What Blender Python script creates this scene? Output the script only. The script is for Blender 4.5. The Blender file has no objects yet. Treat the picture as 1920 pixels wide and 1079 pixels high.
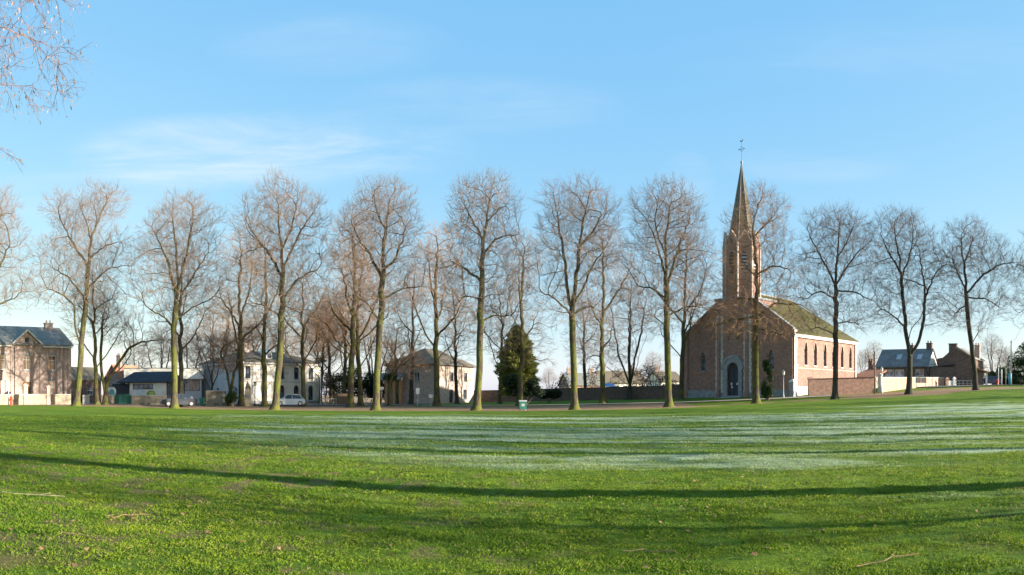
import bpy, math, random
import numpy as np
from mathutils import Vector, Matrix
scene = bpy.context.scene
COL = scene.collection
R = math.radians
F = 1400.0      # photo pixels per radian of the panorama
HZ = 741.0      # photo row of the horizon
EYE = 1.6
SUN_AZ, SUN_EL = R(103.5), R(15.0)

# ------------------------------------------------------------------ camera
cam = bpy.data.cameras.new('camera')
cam_o = bpy.data.objects.new('camera', cam)
COL.objects.link(cam_o)
cam_o.location = (0, 0, EYE)
cam_o.rotation_euler = (R(90), 0, 0)
cam.clip_start = 0.05
cam.clip_end = 5000
cam.type = 'PANO'
cam.panorama_type = 'CENTRAL_CYLINDRICAL'
cam.central_cylindrical_range_u_min = -960 / F
cam.central_cylindrical_range_u_max = 960 / F
cam.central_cylindrical_range_v_min = -(1079 - HZ) / F
cam.central_cylindrical_range_v_max = HZ / F
cam.central_cylindrical_radius = 1.0
scene.camera = cam_o

# ------------------------------------------------------------------ exposure
scene.render.engine = 'CYCLES'
scene.view_settings.view_transform = 'Standard'
scene.view_settings.look = 'None'
scene.view_settings.gamma = 1.0
scene.view_settings.exposure = 1.55
scene.cycles.max_bounces = 6
scene.cycles.diffuse_bounces = 3
scene.cycles.transparent_max_bounces = 8

# ------------------------------------------------------------------ sky
world = bpy.data.worlds.new('World')
scene.world = world
world.use_nodes = True
nt = world.node_tree
nt.nodes.clear()
def N(tree, t, **kw):
    n = tree.nodes.new(t)
    for k, v in kw.items():
        setattr(n, k, v)
    return n
def math_node(tree, op, a, b=None, clamp=False):
    n = tree.nodes.new('ShaderNodeMath'); n.operation = op; n.use_clamp = clamp
    for i, v in enumerate((a, b)):
        if v is None: continue
        if isinstance(v, (int, float)): n.inputs[i].default_value = v
        else: tree.links.new(v, n.inputs[i])
    return n.outputs[0]
def maprange(tree, v, a, b, c, d, smooth=True):
    n = tree.nodes.new('ShaderNodeMapRange')
    n.interpolation_type = 'SMOOTHSTEP' if smooth else 'LINEAR'
    tree.links.new(v, n.inputs[0])
    for i, x in enumerate((a, b, c, d)): n.inputs[1 + i].default_value = x
    return n.outputs[0]
def mixc(tree, f, a, b, mode='MIX'):
    n = tree.nodes.new('ShaderNodeMix'); n.data_type = 'RGBA'; n.blend_type = mode
    for s, v in ((n.inputs[0], f), (n.inputs[6], a), (n.inputs[7], b)):
        if isinstance(v, (int, float)): s.default_value = v
        elif isinstance(v, tuple): s.default_value = v if len(v) == 4 else (*v, 1)
        else: tree.links.new(v, s)
    return n.outputs[2]
sky = N(nt, 'ShaderNodeTexSky', sky_type='NISHITA', sun_disc=False)
sky.sun_elevation = SUN_EL
sky.sun_rotation = SUN_AZ
sky.altitude = 50
sky.air_density = 1.0
sky.dust_density = 0.5
sky.ozone_density = 2.2
tc = N(nt, 'ShaderNodeTexCoord')
sx = N(nt, 'ShaderNodeSeparateXYZ'); nt.links.new(tc.outputs['Generated'], sx.inputs[0])
az = math_node(nt, 'ARCTAN2', sx.outputs[0], sx.outputs[1])
el = math_node(nt, 'ARCSINE', sx.outputs[2])
cv = N(nt, 'ShaderNodeCombineXYZ'); nt.links.new(az, cv.inputs[0]); nt.links.new(math_node(nt, 'MULTIPLY', el, 2.6), cv.inputs[1])
mp = N(nt, 'ShaderNodeMapping'); nt.links.new(cv.outputs[0], mp.inputs[0])
mp.inputs['Rotation'].default_value = (0, 0, R(14)); mp.inputs['Scale'].default_value = (1.5, 3.6, 1)
nz = N(nt, 'ShaderNodeTexNoise'); nz.inputs['Scale'].default_value = 1.7; nz.inputs['Detail'].default_value = 9
nz.inputs['Roughness'].default_value = 0.62; nz.inputs['Distortion'].default_value = 0.5
nt.links.new(mp.outputs[0], nz.inputs['Vector'])
wisp = maprange(nt, nz.outputs[0], 0.30, 0.80, 0, 1)
total = None
for (px, py, wx, wy, s) in ((500, 280, 430, 75, 0.85), (340, 295, 230, 70, 0.75), (900, 200, 330, 60, 0.2), (620, 80, 260, 60, 0.18),
                            (1530, 310, 200, 40, 0.28), (1290, 340, 60, 60, 0.3), (150, 380, 260, 80, 0.4), (1650, 100, 500, 60, 0.1),
                            (960, 620, 1300, 160, 0.22)):
    da = math_node(nt, 'DIVIDE', math_node(nt, 'SUBTRACT', az, (px - 960) / F), wx / F)
    de = math_node(nt, 'DIVIDE', math_node(nt, 'SUBTRACT', el, math.atan((HZ - py) / F)), wy / F)
    r2 = math_node(nt, 'ADD', math_node(nt, 'MULTIPLY', da, da), math_node(nt, 'MULTIPLY', de, de))
    m = math_node(nt, 'MULTIPLY', maprange(nt, r2, 0, 1, 1, 0), s)
    total = m if total is None else math_node(nt, 'ADD', total, m)
cl = math_node(nt, 'MULTIPLY', math_node(nt, 'MINIMUM', total, 0.9), wisp)
tint = mixc(nt, 1.0, sky.outputs[0], (0.55, 0.36, 0.12, 1), 'MULTIPLY')
tint = mixc(nt, 1.0, tint, (0.175, 0.97, 2.15, 1), 'ADD')
cc = mixc(nt, math_node(nt, 'MULTIPLY', cl, .95), tint, (2.35, 2.6, 2.75, 1))
bg = N(nt, 'ShaderNodeBackground'); bg.inputs[1].default_value = 0.132
wo = N(nt, 'ShaderNodeOutputWorld')
nt.links.new(cc, bg.inputs[0]); nt.links.new(bg.outputs[0], wo.inputs[0])

# ------------------------------------------------------------------ sun
sd = Vector((math.sin(SUN_AZ) * math.cos(SUN_EL), math.cos(SUN_AZ) * math.cos(SUN_EL), math.sin(SUN_EL)))
sun = bpy.data.lights.new('sun', 'SUN'); sun.energy = 5.0; sun.angle = R(0.5); sun.color = (1.0, 0.91, 0.77)
sun_o = bpy.data.objects.new('sun', sun); COL.objects.link(sun_o)
sun_o.rotation_euler = sd.to_track_quat('Z', 'Y').to_euler(); sun_o.location = (60, -20, 40)

# ------------------------------------------------------------------ helpers
PD = np.array([-math.cos(SUN_AZ), math.sin(SUN_AZ)])  # unit vector across the tree shadows, away from the camera
UD = np.array([math.sin(SUN_AZ), math.cos(SUN_AZ)])   # unit vector towards the sun on the ground
def at(px, d):
    th = (px - 960) / F
    return d * math.sin(th), d * math.cos(th)
def zat(py, d):
    return EYE + (HZ - py) / F * d
def sst(a, b, v):
    t = np.clip((v - a) / (b - a), 0, 1); return t * t * (3 - 2 * t)
AX = [-200, -60, -48, -36, -25, 0, 6, 17, 27, 37, 48, 58, 76, 120, 250]
AZ_ = [.5, .35, .34, .08, 0, 0, 0.02, .3, .62, 1.05, 1.7, 2.35, 2.95, 3.3, 3.4]
BX = [-60, -10, 0, 12, 25, 35, 48, 60, 90]
BZ_ = [0, .008, .012, .02, .02, .045, .03, .02, .01]
def H(x, y):
    x = np.asarray(x, float); y = np.asarray(y, float)
    a = sum(np.interp(x + o, AX, AZ_) for o in (-5, -2.5, 0, 2.5, 5)) / 5
    b = sum(np.interp(x + o, BX, BZ_) for o in (-5, -2.5, 0, 2.5, 5)) / 5
    return a * sst(12, 82, y) + b * np.clip(y - 80, 0, 40)
def Hf(x, y): return float(H(x, y))

_rng = np.random.default_rng(5)
_grid = _rng.random((256, 256))
def vnoise(x, y):
    xi = np.floor(x).astype(int); yi = np.floor(y).astype(int)
    fx = x - xi; fy = y - yi
    fx = fx * fx * (3 - 2 * fx); fy = fy * fy * (3 - 2 * fy)
    g = lambda i, j: _grid[i % 256, j % 256]
    return (g(xi, yi) * (1 - fx) + g(xi + 1, yi) * fx) * (1 - fy) + (g(xi, yi + 1) * (1 - fx) + g(xi + 1, yi + 1) * fx) * fy
def fbm(x, y, o=4):
    s = 0; a = .5; t = 0
    for k in range(o):
        s = s + a * vnoise(x * 2 ** k + 17 * k, y * 2 ** k + 31 * k); t += a; a *= .55
    return s / t

SPLIT = {'pilaster', 'support_post', 'drainpipe', 'window_pillar', 'corner_buttress', 'facade_plinth', 'middle_rail', 'post', 'plinth_block', 'gable_coping', 'window_hood', 'facade_wall', 'quoins_', 'string_course'}
class MB:
    def __init__(self): self.v = []; self.f = []
    def add(self, vs, fs, M=None):
        o = len(self.v)
        if M is not None: vs = [M @ Vector(v) for v in vs]
        self.v.extend([tuple(v) for v in vs]); self.f.extend([tuple(i + o for i in f) for f in fs])
        return self
    def box(self, x0, x1, y0, y1, z0, z1, M=None):
        return self.add([(x0, y0, z0), (x1, y0, z0), (x1, y1, z0), (x0, y1, z0), (x0, y0, z1), (x1, y0, z1), (x1, y1, z1), (x0, y1, z1)],
                        [(0, 3, 2, 1), (4, 5, 6, 7), (0, 1, 5, 4), (1, 2, 6, 5), (2, 3, 7, 6), (3, 0, 4, 7)], M)
    def prism(self, poly, y0, y1, M=None):      # poly in (x, z), extruded along y
        n = len(poly)
        vs = [(x, y0, z) for x, z in poly] + [(x, y1, z) for x, z in poly]
        return self.add(vs, [tuple(range(n)), tuple(range(2 * n - 1, n - 1, -1))] + [(i, i + n, (i + 1) % n + n, (i + 1) % n) for i in range(n)], M)
    def prismz(self, poly, z0, z1, M=None, s=1.0):
        n = len(poly)
        cx = sum(p[0] for p in poly) / n; cy = sum(p[1] for p in poly) / n
        vs = [(x, y, z0) for x, y in poly] + [(cx + (x - cx) * s, cy + (y - cy) * s, z1) for x, y in poly]
        return self.add(vs, [tuple(range(n - 1, -1, -1)), tuple(range(n, 2 * n))] + [(i, (i + 1) % n, (i + 1) % n + n, i + n) for i in range(n)], M)
    def tube(self, p0, p1, r0, r1=None, n=10, M=None):
        r1 = r0 if r1 is None else r1
        p0 = Vector(p0); p1 = Vector(p1); d = (p1 - p0).normalized()
        a = d.cross(Vector((0, 0, 1)) if abs(d.z) < .9 else Vector((1, 0, 0))).normalized(); b = d.cross(a)
        vs = [p0 + (a * math.cos(t) + b * math.sin(t)) * r0 for t in [i * 2 * math.pi / n for i in range(n)]]
        vs += [p1 + (a * math.cos(t) + b * math.sin(t)) * r1 for t in [i * 2 * math.pi / n for i in range(n)]]
        return self.add(vs, [tuple(range(n)), tuple(range(2 * n - 1, n - 1, -1))] + [(i, i + n, (i + 1) % n + n, (i + 1) % n) for i in range(n)], M)
    def lathe(self, prof, c=(0, 0, 0), n=14, M=None):
        vs = []; fs = []
        for r, z in prof:
            vs += [(c[0] + r * math.cos(2 * math.pi * i / n), c[1] + r * math.sin(2 * math.pi * i / n), c[2] + z) for i in range(n)]
        for k in range(len(prof) - 1):
            fs += [(k * n + i, k * n + (i + 1) % n, (k + 1) * n + (i + 1) % n, (k + 1) * n + i) for i in range(n)]
        fs += [tuple(range(n - 1, -1, -1)), tuple(range((len(prof) - 1) * n, len(prof) * n))]
        return self.add(vs, fs, M)
    def build(self, name, mat, parent=None, smooth=False):
        if name in SPLIT:
            p = list(range(len(self.v)))
            def fd(i):
                while p[i] != i: p[i] = p[p[i]]; i = p[i]
                return i
            for f in self.f:
                for i in f[1:]: p[fd(i)] = fd(f[0])
            gr_ = {}
            for f in self.f: gr_.setdefault(fd(f[0]), []).append(f)
            if len(gr_) > 1:
                out = None
                for fs in gr_.values():
                    m = MB(); mp_ = {}
                    for f in fs:
                        for i in f:
                            if i not in mp_: mp_[i] = len(mp_); m.v.append(self.v[i])
                        m.f.append(tuple(mp_[i] for i in f))
                    out = m._build(name, mat, parent, smooth)
                return out
        return self._build(name, mat, parent, smooth)
    def _build(self, name, mat, parent=None, smooth=False):
        me = bpy.data.meshes.new(name); me.from_pydata(self.v, [], self.f); me.update()
        if smooth: me.shade_smooth()
        me.materials.append(mat)
        o = bpy.data.objects.new(name, me); COL.objects.link(o)
        if parent is not None: o.parent = parent
        return o
def np_mesh(name, verts, quads=None, tris=None, mat=None, parent=None, attrs=None, smooth=False):
    me = bpy.data.meshes.new(name)
    nq = 0 if quads is None else len(quads); ntr = 0 if tris is None else len(tris)
    me.vertices.add(len(verts)); me.vertices.foreach_set('co', np.ascontiguousarray(verts, dtype=np.float32).ravel())
    lv = []
    if nq: lv.append(np.asarray(quads, np.int32).ravel())
    if ntr: lv.append(np.asarray(tris, np.int32).ravel())
    lv = np.concatenate(lv)
    me.loops.add(len(lv)); me.loops.foreach_set('vertex_index', lv)
    me.polygons.add(nq + ntr)
    st = np.concatenate([np.arange(nq) * 4, nq * 4 + np.arange(ntr) * 3]).astype(np.int32)
    me.polygons.foreach_set('loop_start', st)
    me.update(calc_edges=True)
    me.polygons.foreach_set('use_smooth', np.full(nq + ntr, smooth, dtype=bool))
    for k, a in (attrs or {}).items():
        at_ = me.attributes.new(k, 'FLOAT', 'POINT'); at_.data.foreach_set('value', np.asarray(a, np.float32))
    if mat: me.materials.append(mat)
    if name is None: return me
    o = bpy.data.objects.new(name, me); COL.objects.link(o)
    if parent is not None: o.parent = parent
    return o
def thing(name, label, cat, loc=(0, 0, 0), rz=0, group=None):
    o = bpy.data.objects.new(name, None); COL.objects.link(o); o.empty_display_size = .3
    o.location = loc; o.rotation_euler = (0, 0, rz); o['label'] = label; o['category'] = cat
    o['kind'] = 'thing'
    if group: o['group'] = group
    return o
def tag(o, label=None, cat=None, group=None, kind=None):
    if label: o['label'] = label
    if cat: o['category'] = cat
    if group: o['group'] = group
    if kind: o['kind'] = kind
    return o
def copy_tree(o, parent=None):
    c = o.copy(); COL.objects.link(c); c.parent = parent
    for ch in o.children: copy_tree(ch, c)
    return c

# ------------------------------------------------------------------ materials
def newmat(name, rough=.8, spec=.3):
    m = bpy.data.materials.new(name); m.use_nodes = True
    b = m.node_tree.nodes['Principled BSDF']
    b.inputs['Roughness'].default_value = rough; b.inputs['Specular IOR Level'].default_value = spec
    return m, m.node_tree, b
def noisy(name, c1, c2, scale=3.0, rough=.85, spec=.25, detail=6, coord='Object', stretch=(1, 1, 1), bump=0.0, c3=None, s3=.3, metal=0.0):
    m, t, b = newmat(name, rough, spec)
    tcn = N(t, 'ShaderNodeTexCoord'); mpn = N(t, 'ShaderNodeMapping'); mpn.inputs['Scale'].default_value = stretch
    t.links.new(tcn.outputs[coord], mpn.inputs[0])
    n = N(t, 'ShaderNodeTexNoise'); n.inputs['Scale'].default_value = scale; n.inputs['Detail'].default_value = detail; n.inputs['Roughness'].default_value = .65
    t.links.new(mpn.outputs[0], n.inputs['Vector'])
    c = mixc(t, maprange(t, n.outputs[0], .32, .68, 0, 1), c1, c2)
    if c3:
        n3 = N(t, 'ShaderNodeTexNoise'); n3.inputs['Scale'].default_value = s3; n3.inputs['Detail'].default_value = 5
        t.links.new(mpn.outputs[0], n3.inputs['Vector'])
        c = mixc(t, maprange(t, n3.outputs[0], .5, .68, 0, .85), c, c3)
    t.links.new(c, b.inputs['Base Color'])
    b.inputs['Metallic'].default_value = metal
    if bump:
        bn = N(t, 'ShaderNodeBump'); bn.inputs['Strength'].default_value = bump; bn.inputs['Distance'].default_value = .02
        t.links.new(n.outputs[0], bn.inputs['Height']); t.links.new(bn.outputs[0], b.inputs['Normal'])
    return m
def brick(name, c1, c2, mortar, stain=(.25, .22, .2), bw=.22, bh=.07):
    m, t, b = newmat(name, .9, .15)
    tcn = N(t, 'ShaderNodeTexCoord'); s = N(t, 'ShaderNodeSeparateXYZ'); t.links.new(tcn.outputs['Object'], s.inputs[0])
    cb = N(t, 'ShaderNodeCombineXYZ'); t.links.new(math_node(t, 'ADD', s.outputs[0], s.outputs[1]), cb.inputs[0]); t.links.new(s.outputs[2], cb.inputs[1])
    br = N(t, 'ShaderNodeTexBrick'); t.links.new(cb.outputs[0], br.inputs['Vector'])
    br.inputs['Color1'].default_value = (*c1, 1); br.inputs['Color2'].default_value = (*c2, 1); br.inputs['Mortar'].default_value = (*mortar, 1)
    br.inputs['Scale'].default_value = 1; br.inputs['Brick Width'].default_value = bw; br.inputs['Row Height'].default_value = bh; br.inputs['Mortar Size'].default_value = .012
    n = N(t, 'ShaderNodeTexNoise'); n.inputs['Scale'].default_value = .45; n.inputs['Detail'].default_value = 8; n.inputs['Roughness'].default_value = .7
    t.links.new(tcn.outputs['Object'], n.inputs['Vector'])
    n2 = N(t, 'ShaderNodeTexNoise'); n2.inputs['Scale'].default_value = 2.6; n2.inputs['Detail'].default_value = 6
    t.links.new(cb.outputs[0], n2.inputs['Vector'])
    c = mixc(t, maprange(t, n.outputs[0], .48, .72, 0, .6), br.outputs[0], stain)
    c = mixc(t, 1.0, c, mixc(t, maprange(t, n2.outputs[0], .3, .7, 0, 1), (.78, .78, .78), (1.15, 1.12, 1.1)), 'MULTIPLY')
    t.links.new(c, b.inputs['Base Color'])
    bn = N(t, 'ShaderNodeBump'); bn.inputs['Strength'].default_value = .4; bn.inputs['Distance'].default_value = .01
    t.links.new(br.outputs['Fac'], bn.inputs['Height']); bn.invert = True; t.links.new(bn.outputs[0], b.inputs['Normal'])
    return m
def tiles(name, c1, c2, moss, mossf=.5, bw=.3, bh=.25, rough=.85):
    m, t, b = newmat(name, rough, .12)
    tcn = N(t, 'ShaderNodeTexCoord'); s = N(t, 'ShaderNodeSeparateXYZ'); t.links.new(tcn.outputs['Object'], s.inputs[0])
    cb = N(t, 'ShaderNodeCombineXYZ'); t.links.new(math_node(t, 'ADD', s.outputs[0], s.outputs[1]), cb.inputs[0]); t.links.new(math_node(t, 'MULTIPLY', s.outputs[2], 1.5), cb.inputs[1])
    br = N(t, 'ShaderNodeTexBrick'); t.links.new(cb.outputs[0], br.inputs['Vector'])
    br.inputs['Color1'].default_value = (*c1, 1); br.inputs['Color2'].default_value = (*c2, 1); br.inputs['Mortar'].default_value = (c1[0] * .5, c1[1] * .5, c1[2] * .5, 1)
    br.inputs['Scale'].default_value = 1; br.inputs['Brick Width'].default_value = bw; br.inputs['Row Height'].default_value = bh; br.inputs['Mortar Size'].default_value = .015
    n = N(t, 'ShaderNodeTexNoise'); n.inputs['Scale'].default_value = .8; n.inputs['Detail'].default_value = 8; n.inputs['Roughness'].default_value = .7
    t.links.new(tcn.outputs['Object'], n.inputs['Vector'])
    c = mixc(t, maprange(t, n.outputs[0], .38, .62, 0, mossf), br.outputs[0], moss)
    t.links.new(c, b.inputs['Base Color'])
    bn = N(t, 'ShaderNodeBump'); bn.inputs['Strength'].default_value = .5; bn.inputs['Distance'].default_value = .02
    t.links.new(n.outputs[0], bn.inputs['Height']); t.links.new(bn.outputs[0], b.inputs['Normal'])
    return m
M = {}
M['brick_church'] = brick('church_brick', (.26, .118, .088), (.33, .172, .135), (.40, .31, .27), stain=(.20, .115, .095))
M['brick_house'] = brick('house_brick', (.36, .24, .20), (.45, .32, .27), (.42, .37, .33), stain=(.24, .18, .155))
M['brick_wall'] = brick('garden_brick', (.44, .22, .16), (.54, .33, .25), (.46, .38, .32), stain=(.3, .2, .15))
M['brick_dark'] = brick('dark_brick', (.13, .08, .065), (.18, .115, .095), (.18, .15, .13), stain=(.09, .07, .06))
M['brick_pale'] = brick('pale_brick', (.50, .37, .30), (.58, .44, .36), (.5, .44, .38), stain=(.4, .31, .26))
M['plaster_white'] = noisy('white_render', (.78, .72, .62), (.84, .80, .70), 1.2, c3=(.55, .48, .38), s3=.55)
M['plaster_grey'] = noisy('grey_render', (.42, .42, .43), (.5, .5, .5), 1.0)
M['stone_white'] = noisy('pale_stone', (.56, .54, .5), (.66, .63, .58), 2.0, c3=(.4, .38, .34), s3=.8)
M['stone_grey'] = noisy('grey_stone', (.22, .23, .25), (.32, .33, .34), 2.0)
M['stone_tan'] = noisy('tan_stone', (.3, .24, .17), (.42, .35, .26), 2.4, c3=(.14, .13, .09), s3=1.4, bump=.5)
M['slate'] = tiles('slate', (.22, .21, .19), (.31, .295, .27), (.17, .18, .14), .4)
M['slate_dark'] = tiles('dark_slate', (.045, .05, .06), (.075, .08, .095), (.05, .055, .05), .4)
M['slate_blue'] = tiles('blue_slate', (.155, .145, .14), (.20, .19, .18), (.27, .26, .25), .5)
M['roof_moss'] = tiles('mossy_tile', (.085, .07, .042), (.115, .095, .055), (.085, .088, .02), .9, rough=.85)
M['roof_brown'] = tiles('brown_tile', (.17, .13, .1), (.24, .18, .13), (.13, .13, .08), .6, rough=.8)
M['roof_red'] = tiles('red_tile', (.42, .17, .1), (.52, .24, .14), (.3, .2, .12), .4, rough=.8)
M['spire'] = tiles('spire_slate', (.11, .10, .09), (.15, .13, .11), (.14, .13, .07), .6, rough=.7)
M['wood_dark'] = noisy('dark_wood', (.05, .055, .07), (.08, .085, .1), 6, stretch=(4, 4, .5))
M['wood_brown'] = noisy('brown_wood', (.16, .1, .06), (.25, .17, .1), 6, stretch=(4, 4, .5))
M['white_paint'] = noisy('white_paint', (.72, .72, .7), (.8, .8, .78), 4, rough=.5, c3=(.6, .58, .54), s3=2)
M['dark_paint'] = noisy('dark_paint', (.03, .033, .035), (.05, .05, .055), 4, rough=.4)
M['green_paint'] = noisy('green_paint', (.03, .14, .10), (.05, .19, .14), 3, rough=.5)
M['red_paint'] = noisy('red_paint', (.5, .05, .03), (.6, .08, .05), 4, rough=.45)
M['blue_paint'] = noisy('blue_paint', (.05, .25, .34), (.07, .32, .42), 3, rough=.5)
M['orange_lit'] = noisy('orange_lit', (.5, .24, .1), (.6, .32, .15), 3)  # warm sunlight on the porch pillars, put into their colour
M['iron'] = noisy('iron', (.03, .03, .03), (.06, .055, .05), 8, rough=.5)
M['steel'] = noisy('galvanised_steel', (.34, .35, .36), (.45, .46, .47), 5, rough=.45)
M['concrete'] = noisy('concrete', (.4, .38, .35), (.52, .5, .46), 2.5, c3=(.28, .27, .22), s3=1)
M['asphalt'] = noisy('asphalt', (.10, .095, .09), (.16, .15, .135), 3, c3=(.2, .16, .12), s3=.4)
M['rubber'] = noisy('tyre_rubber', (.02, .02, .02), (.035, .035, .035), 10, rough=.8)
M['tarp_blue'] = noisy('blue_tarp', (.12, .28, .52), (.2, .38, .62), 2, rough=.5)
M['paper'] = noisy('white_paper', (.72, .73, .75), (.8, .8, .82), 10)
M['clock'] = noisy('clock_face', (.1, .1, .1), (.14, .13, .12), 10)
def car_paint(name, c, metal=.3):
    m, t, b = newmat(name, .28, .5); b.inputs['Base Color'].default_value = (*c, 1); b.inputs['Metallic'].default_value = metal
    b.inputs['Coat Weight'].default_value = .3; b.inputs['Coat Roughness'].default_value = .08
    n = N(t, 'ShaderNodeTexNoise'); n.inputs['Scale'].default_value = 6
    t.links.new(maprange(t, n.outputs[0], .3, .7, .24, .42), b.inputs['Roughness']); return m
M['car_grey'] = car_paint('grey_car_paint', (.045, .05, .065), 0); M['car_silver'] = car_paint('silver_car_paint', (.20, .21, .25), .5)
M['car_white'] = car_paint('white_car_paint', (.72, .74, .76), 0); M['car_blue'] = car_paint('blue_car_paint', (.06, .08, .14))
def glass(name, c=(.03, .04, .05)):
    m, t, b = newmat(name, .06, .8)
    tcn = N(t, 'ShaderNodeTexCoord'); n = N(t, 'ShaderNodeTexNoise'); n.inputs['Scale'].default_value = 1.1; n.inputs['Detail'].default_value = 3
    t.links.new(tcn.outputs['Object'], n.inputs['Vector'])
    t.links.new(mixc(t, maprange(t, n.outputs[0], .45, .62, 0, 1), c, (c[0] * 3 + .05, c[1] * 3 + .05, c[2] * 3 + .06)), b.inputs['Base Color'])
    bn = N(t, 'ShaderNodeBump'); bn.inputs['Strength'].default_value = .08; t.links.new(n.outputs[0], bn.inputs['Height']); t.links.new(bn.outputs[0], b.inputs['Normal'])
    return m
M['glass'] = glass('window_glass'); M['glass_curtain'] = glass('curtained_glass', (.16, .16, .16))
M['rim'] = noisy('wheel_rim', (.5, .5, .52), (.6, .6, .62), 5, rough=.3, metal=.7)
M['lamp_glass'] = noisy('lamp_glass', (.7, .68, .6), (.78, .75, .68), 5, rough=.3)
M['lamp_red'] = noisy('tail_lamp', (.5, .02, .02), (.6, .04, .04), 5, rough=.2)

def bark_mat(name, twig, bark, moss, moss_h=9.0, moss_amt=.9):
    m, t, b = newmat(name, .92, .12)
    rad = N(t, 'ShaderNodeAttribute', attribute_name='rad')
    tcn = N(t, 'ShaderNodeTexCoord'); mpn = N(t, 'ShaderNodeMapping'); mpn.inputs['Scale'].default_value = (3, 3, .7)
    t.links.new(tcn.outputs['Object'], mpn.inputs[0])
    n = N(t, 'ShaderNodeTexNoise'); n.inputs['Scale'].default_value = 1.6; n.inputs['Detail'].default_value = 7; n.inputs['Roughness'].default_value = .7
    t.links.new(mpn.outputs[0], n.inputs['Vector'])
    n2 = N(t, 'ShaderNodeTexNoise'); n2.inputs['Scale'].default_value = .9; n2.inputs['Detail'].default_value = 7
    t.links.new(tcn.outputs['Object'], n2.inputs['Vector'])
    bk = mixc(t, maprange(t, n.outputs[0], .35, .65, 0, 1), bark, tuple(min(1, c * 1.9) for c in bark))
    s = N(t, 'ShaderNodeSeparateXYZ'); t.links.new(tcn.outputs['Object'], s.inputs[0])
    hgt = maprange(t, s.outputs[2], 0, moss_h, 1, .35)
    mm = math_node(t, 'MULTIPLY', math_node(t, 'MULTIPLY', math_node(t, 'MULTIPLY', maprange(t, n2.outputs[0], .43, .54, .08, 1), maprange(t, n.outputs[0], .36, .55, .1, 1)), hgt), moss_amt)
    mm = math_node(t, 'MULTIPLY', mm, maprange(t, rad.outputs['Fac'], .025, .08, 0, 1))
    c = mixc(t, mm, bk, mixc(t, n.outputs[0], moss, tuple(c * 1.6 for c in moss)))
    c = mixc(t, maprange(t, rad.outputs['Fac'], .015, .06, 1, 0), c, twig)
    t.links.new(c, b.inputs['Base Color'])
    bn = N(t, 'ShaderNodeBump'); bn.inputs['Strength'].default_value = 1.0; bn.inputs['Distance'].default_value = .10
    t.links.new(n.outputs[0], bn.inputs['Height']); t.links.new(bn.outputs[0], b.inputs['Normal'])
    return m
M['bark'] = bark_mat('linden_bark', (.29, .205, .15), (.055, .044, .03), (.088, .098, .016), moss_h=20.0)
M['bark_red'] = bark_mat('reddish_bark', (.33, .20, .12), (.055, .042, .03), (.085, .092, .016), moss_h=16.0)
M['bark_grey'] = bark_mat('grey_bark', (.22, .16, .13), (.042, .036, .03), (.045, .052, .016), moss_amt=.4)
def leaf_mat(name, c1, c2, scale=1.2, transl=.3):
    m, t, b = newmat(name, .6, .3)
    g = N(t, 'ShaderNodeNewGeometry'); n = N(t, 'ShaderNodeTexNoise'); n.inputs['Scale'].default_value = scale; n.inputs['Detail'].default_value = 5
    t.links.new(g.outputs['Position'], n.inputs['Vector'])
    rn = math_node(t, 'ADD', math_node(t, 'MULTIPLY', g.outputs['Random Per Island'], .5), math_node(t, 'MULTIPLY', n.outputs[0], .6))
    c = mixc(t, maprange(t, rn, .25, .85, 0, 1), c1, c2)
    t.links.new(c, b.inputs['Base Color'])
    tr = N(t, 'ShaderNodeBsdfTranslucent'); t.links.new(c, tr.inputs[0])
    mx = N(t, 'ShaderNodeMixShader'); mx.inputs[0].default_value = transl
    t.links.new(b.outputs[0], mx.inputs[1]); t.links.new(tr.outputs[0], mx.inputs[2])
    t.links.new(mx.outputs[0], t.nodes['Material Output'].inputs[0]); return m
M['conifer'] = leaf_mat('conifer_needles', (.12, .15, .03), (.32, .32, .085))
M['laurel'] = leaf_mat('evergreen_leaves', (.012, .028, .012), (.04, .065, .025))
M['dry_leaf'] = leaf_mat('dry_leaves', (.16, .085, .04), (.32, .2, .1), 3)
M['ivy'] = leaf_mat('ivy_leaves', (.03, .06, .015), (.07, .11, .03))
M['bract'] = leaf_mat('dry_bracts', (.42, .26, .18), (.62, .45, .36), 5)
M['seedhead'] = leaf_mat('seed_clusters', (.10, .07, .05), (.2, .14, .1), 5)

# ------------------------------------------------------------------ ground masks in world space
def frost_mask(x, y):
    t = x * PD[0] + y * PD[1]; a = x * UD[0] + y * UD[1]
    w = (fbm(a * .05 + 9, t * .25) - .5) * 6
    f = np.zeros_like(t)
    def band(tc_, tw, a0, a1, soft, s):
        tt = t + w * tw * .14
        return s * np.exp(-((tt - tc_) / tw) ** 2) * sst(a0 - soft, a0 + soft, a) * (1 - sst(a1 - soft, a1 + soft, a))
    f = f + band(47, 7, -32, 80, 8, .95)
    f = f + band(33.5, 4.5, -24, 60, 6, .75)
    f = f + band(27.0, 2.6, -21, 12, 5, .9)
    f = f + band(18.6, 2.6, -8, 20, 5, .55)
    f = f + band(10.0, 1.3, 3.2, 20, 1.2, .8)
    f = f + band(60, 6, 14, 90, 10, .9)
    f = f + .35 * sst(16, 22, t) * (1 - sst(52, 62, t)) * sst(-26, -14, a) * (1 - sst(30, 60, a))
    n = fbm(a * .11, t * .8, 6); n2 = fbm(a * .6 + 50, t * 1.5, 5)
    return np.clip(f * (n * 3.4 - 1.05) * (n2 * 1.8 - .05), 0, 1)
def worn_mask(x, y):
    n = fbm(x * 1.7 + 7, y * 1.7 + 3, 6)
    k = (.25 + .55 * (1 - sst(-5, 2, x))) * (1 - sst(14, 30, y)) + .10
    return np.clip(sst(.50, .68, n) * k * 1.25, 0, 1)
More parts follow.
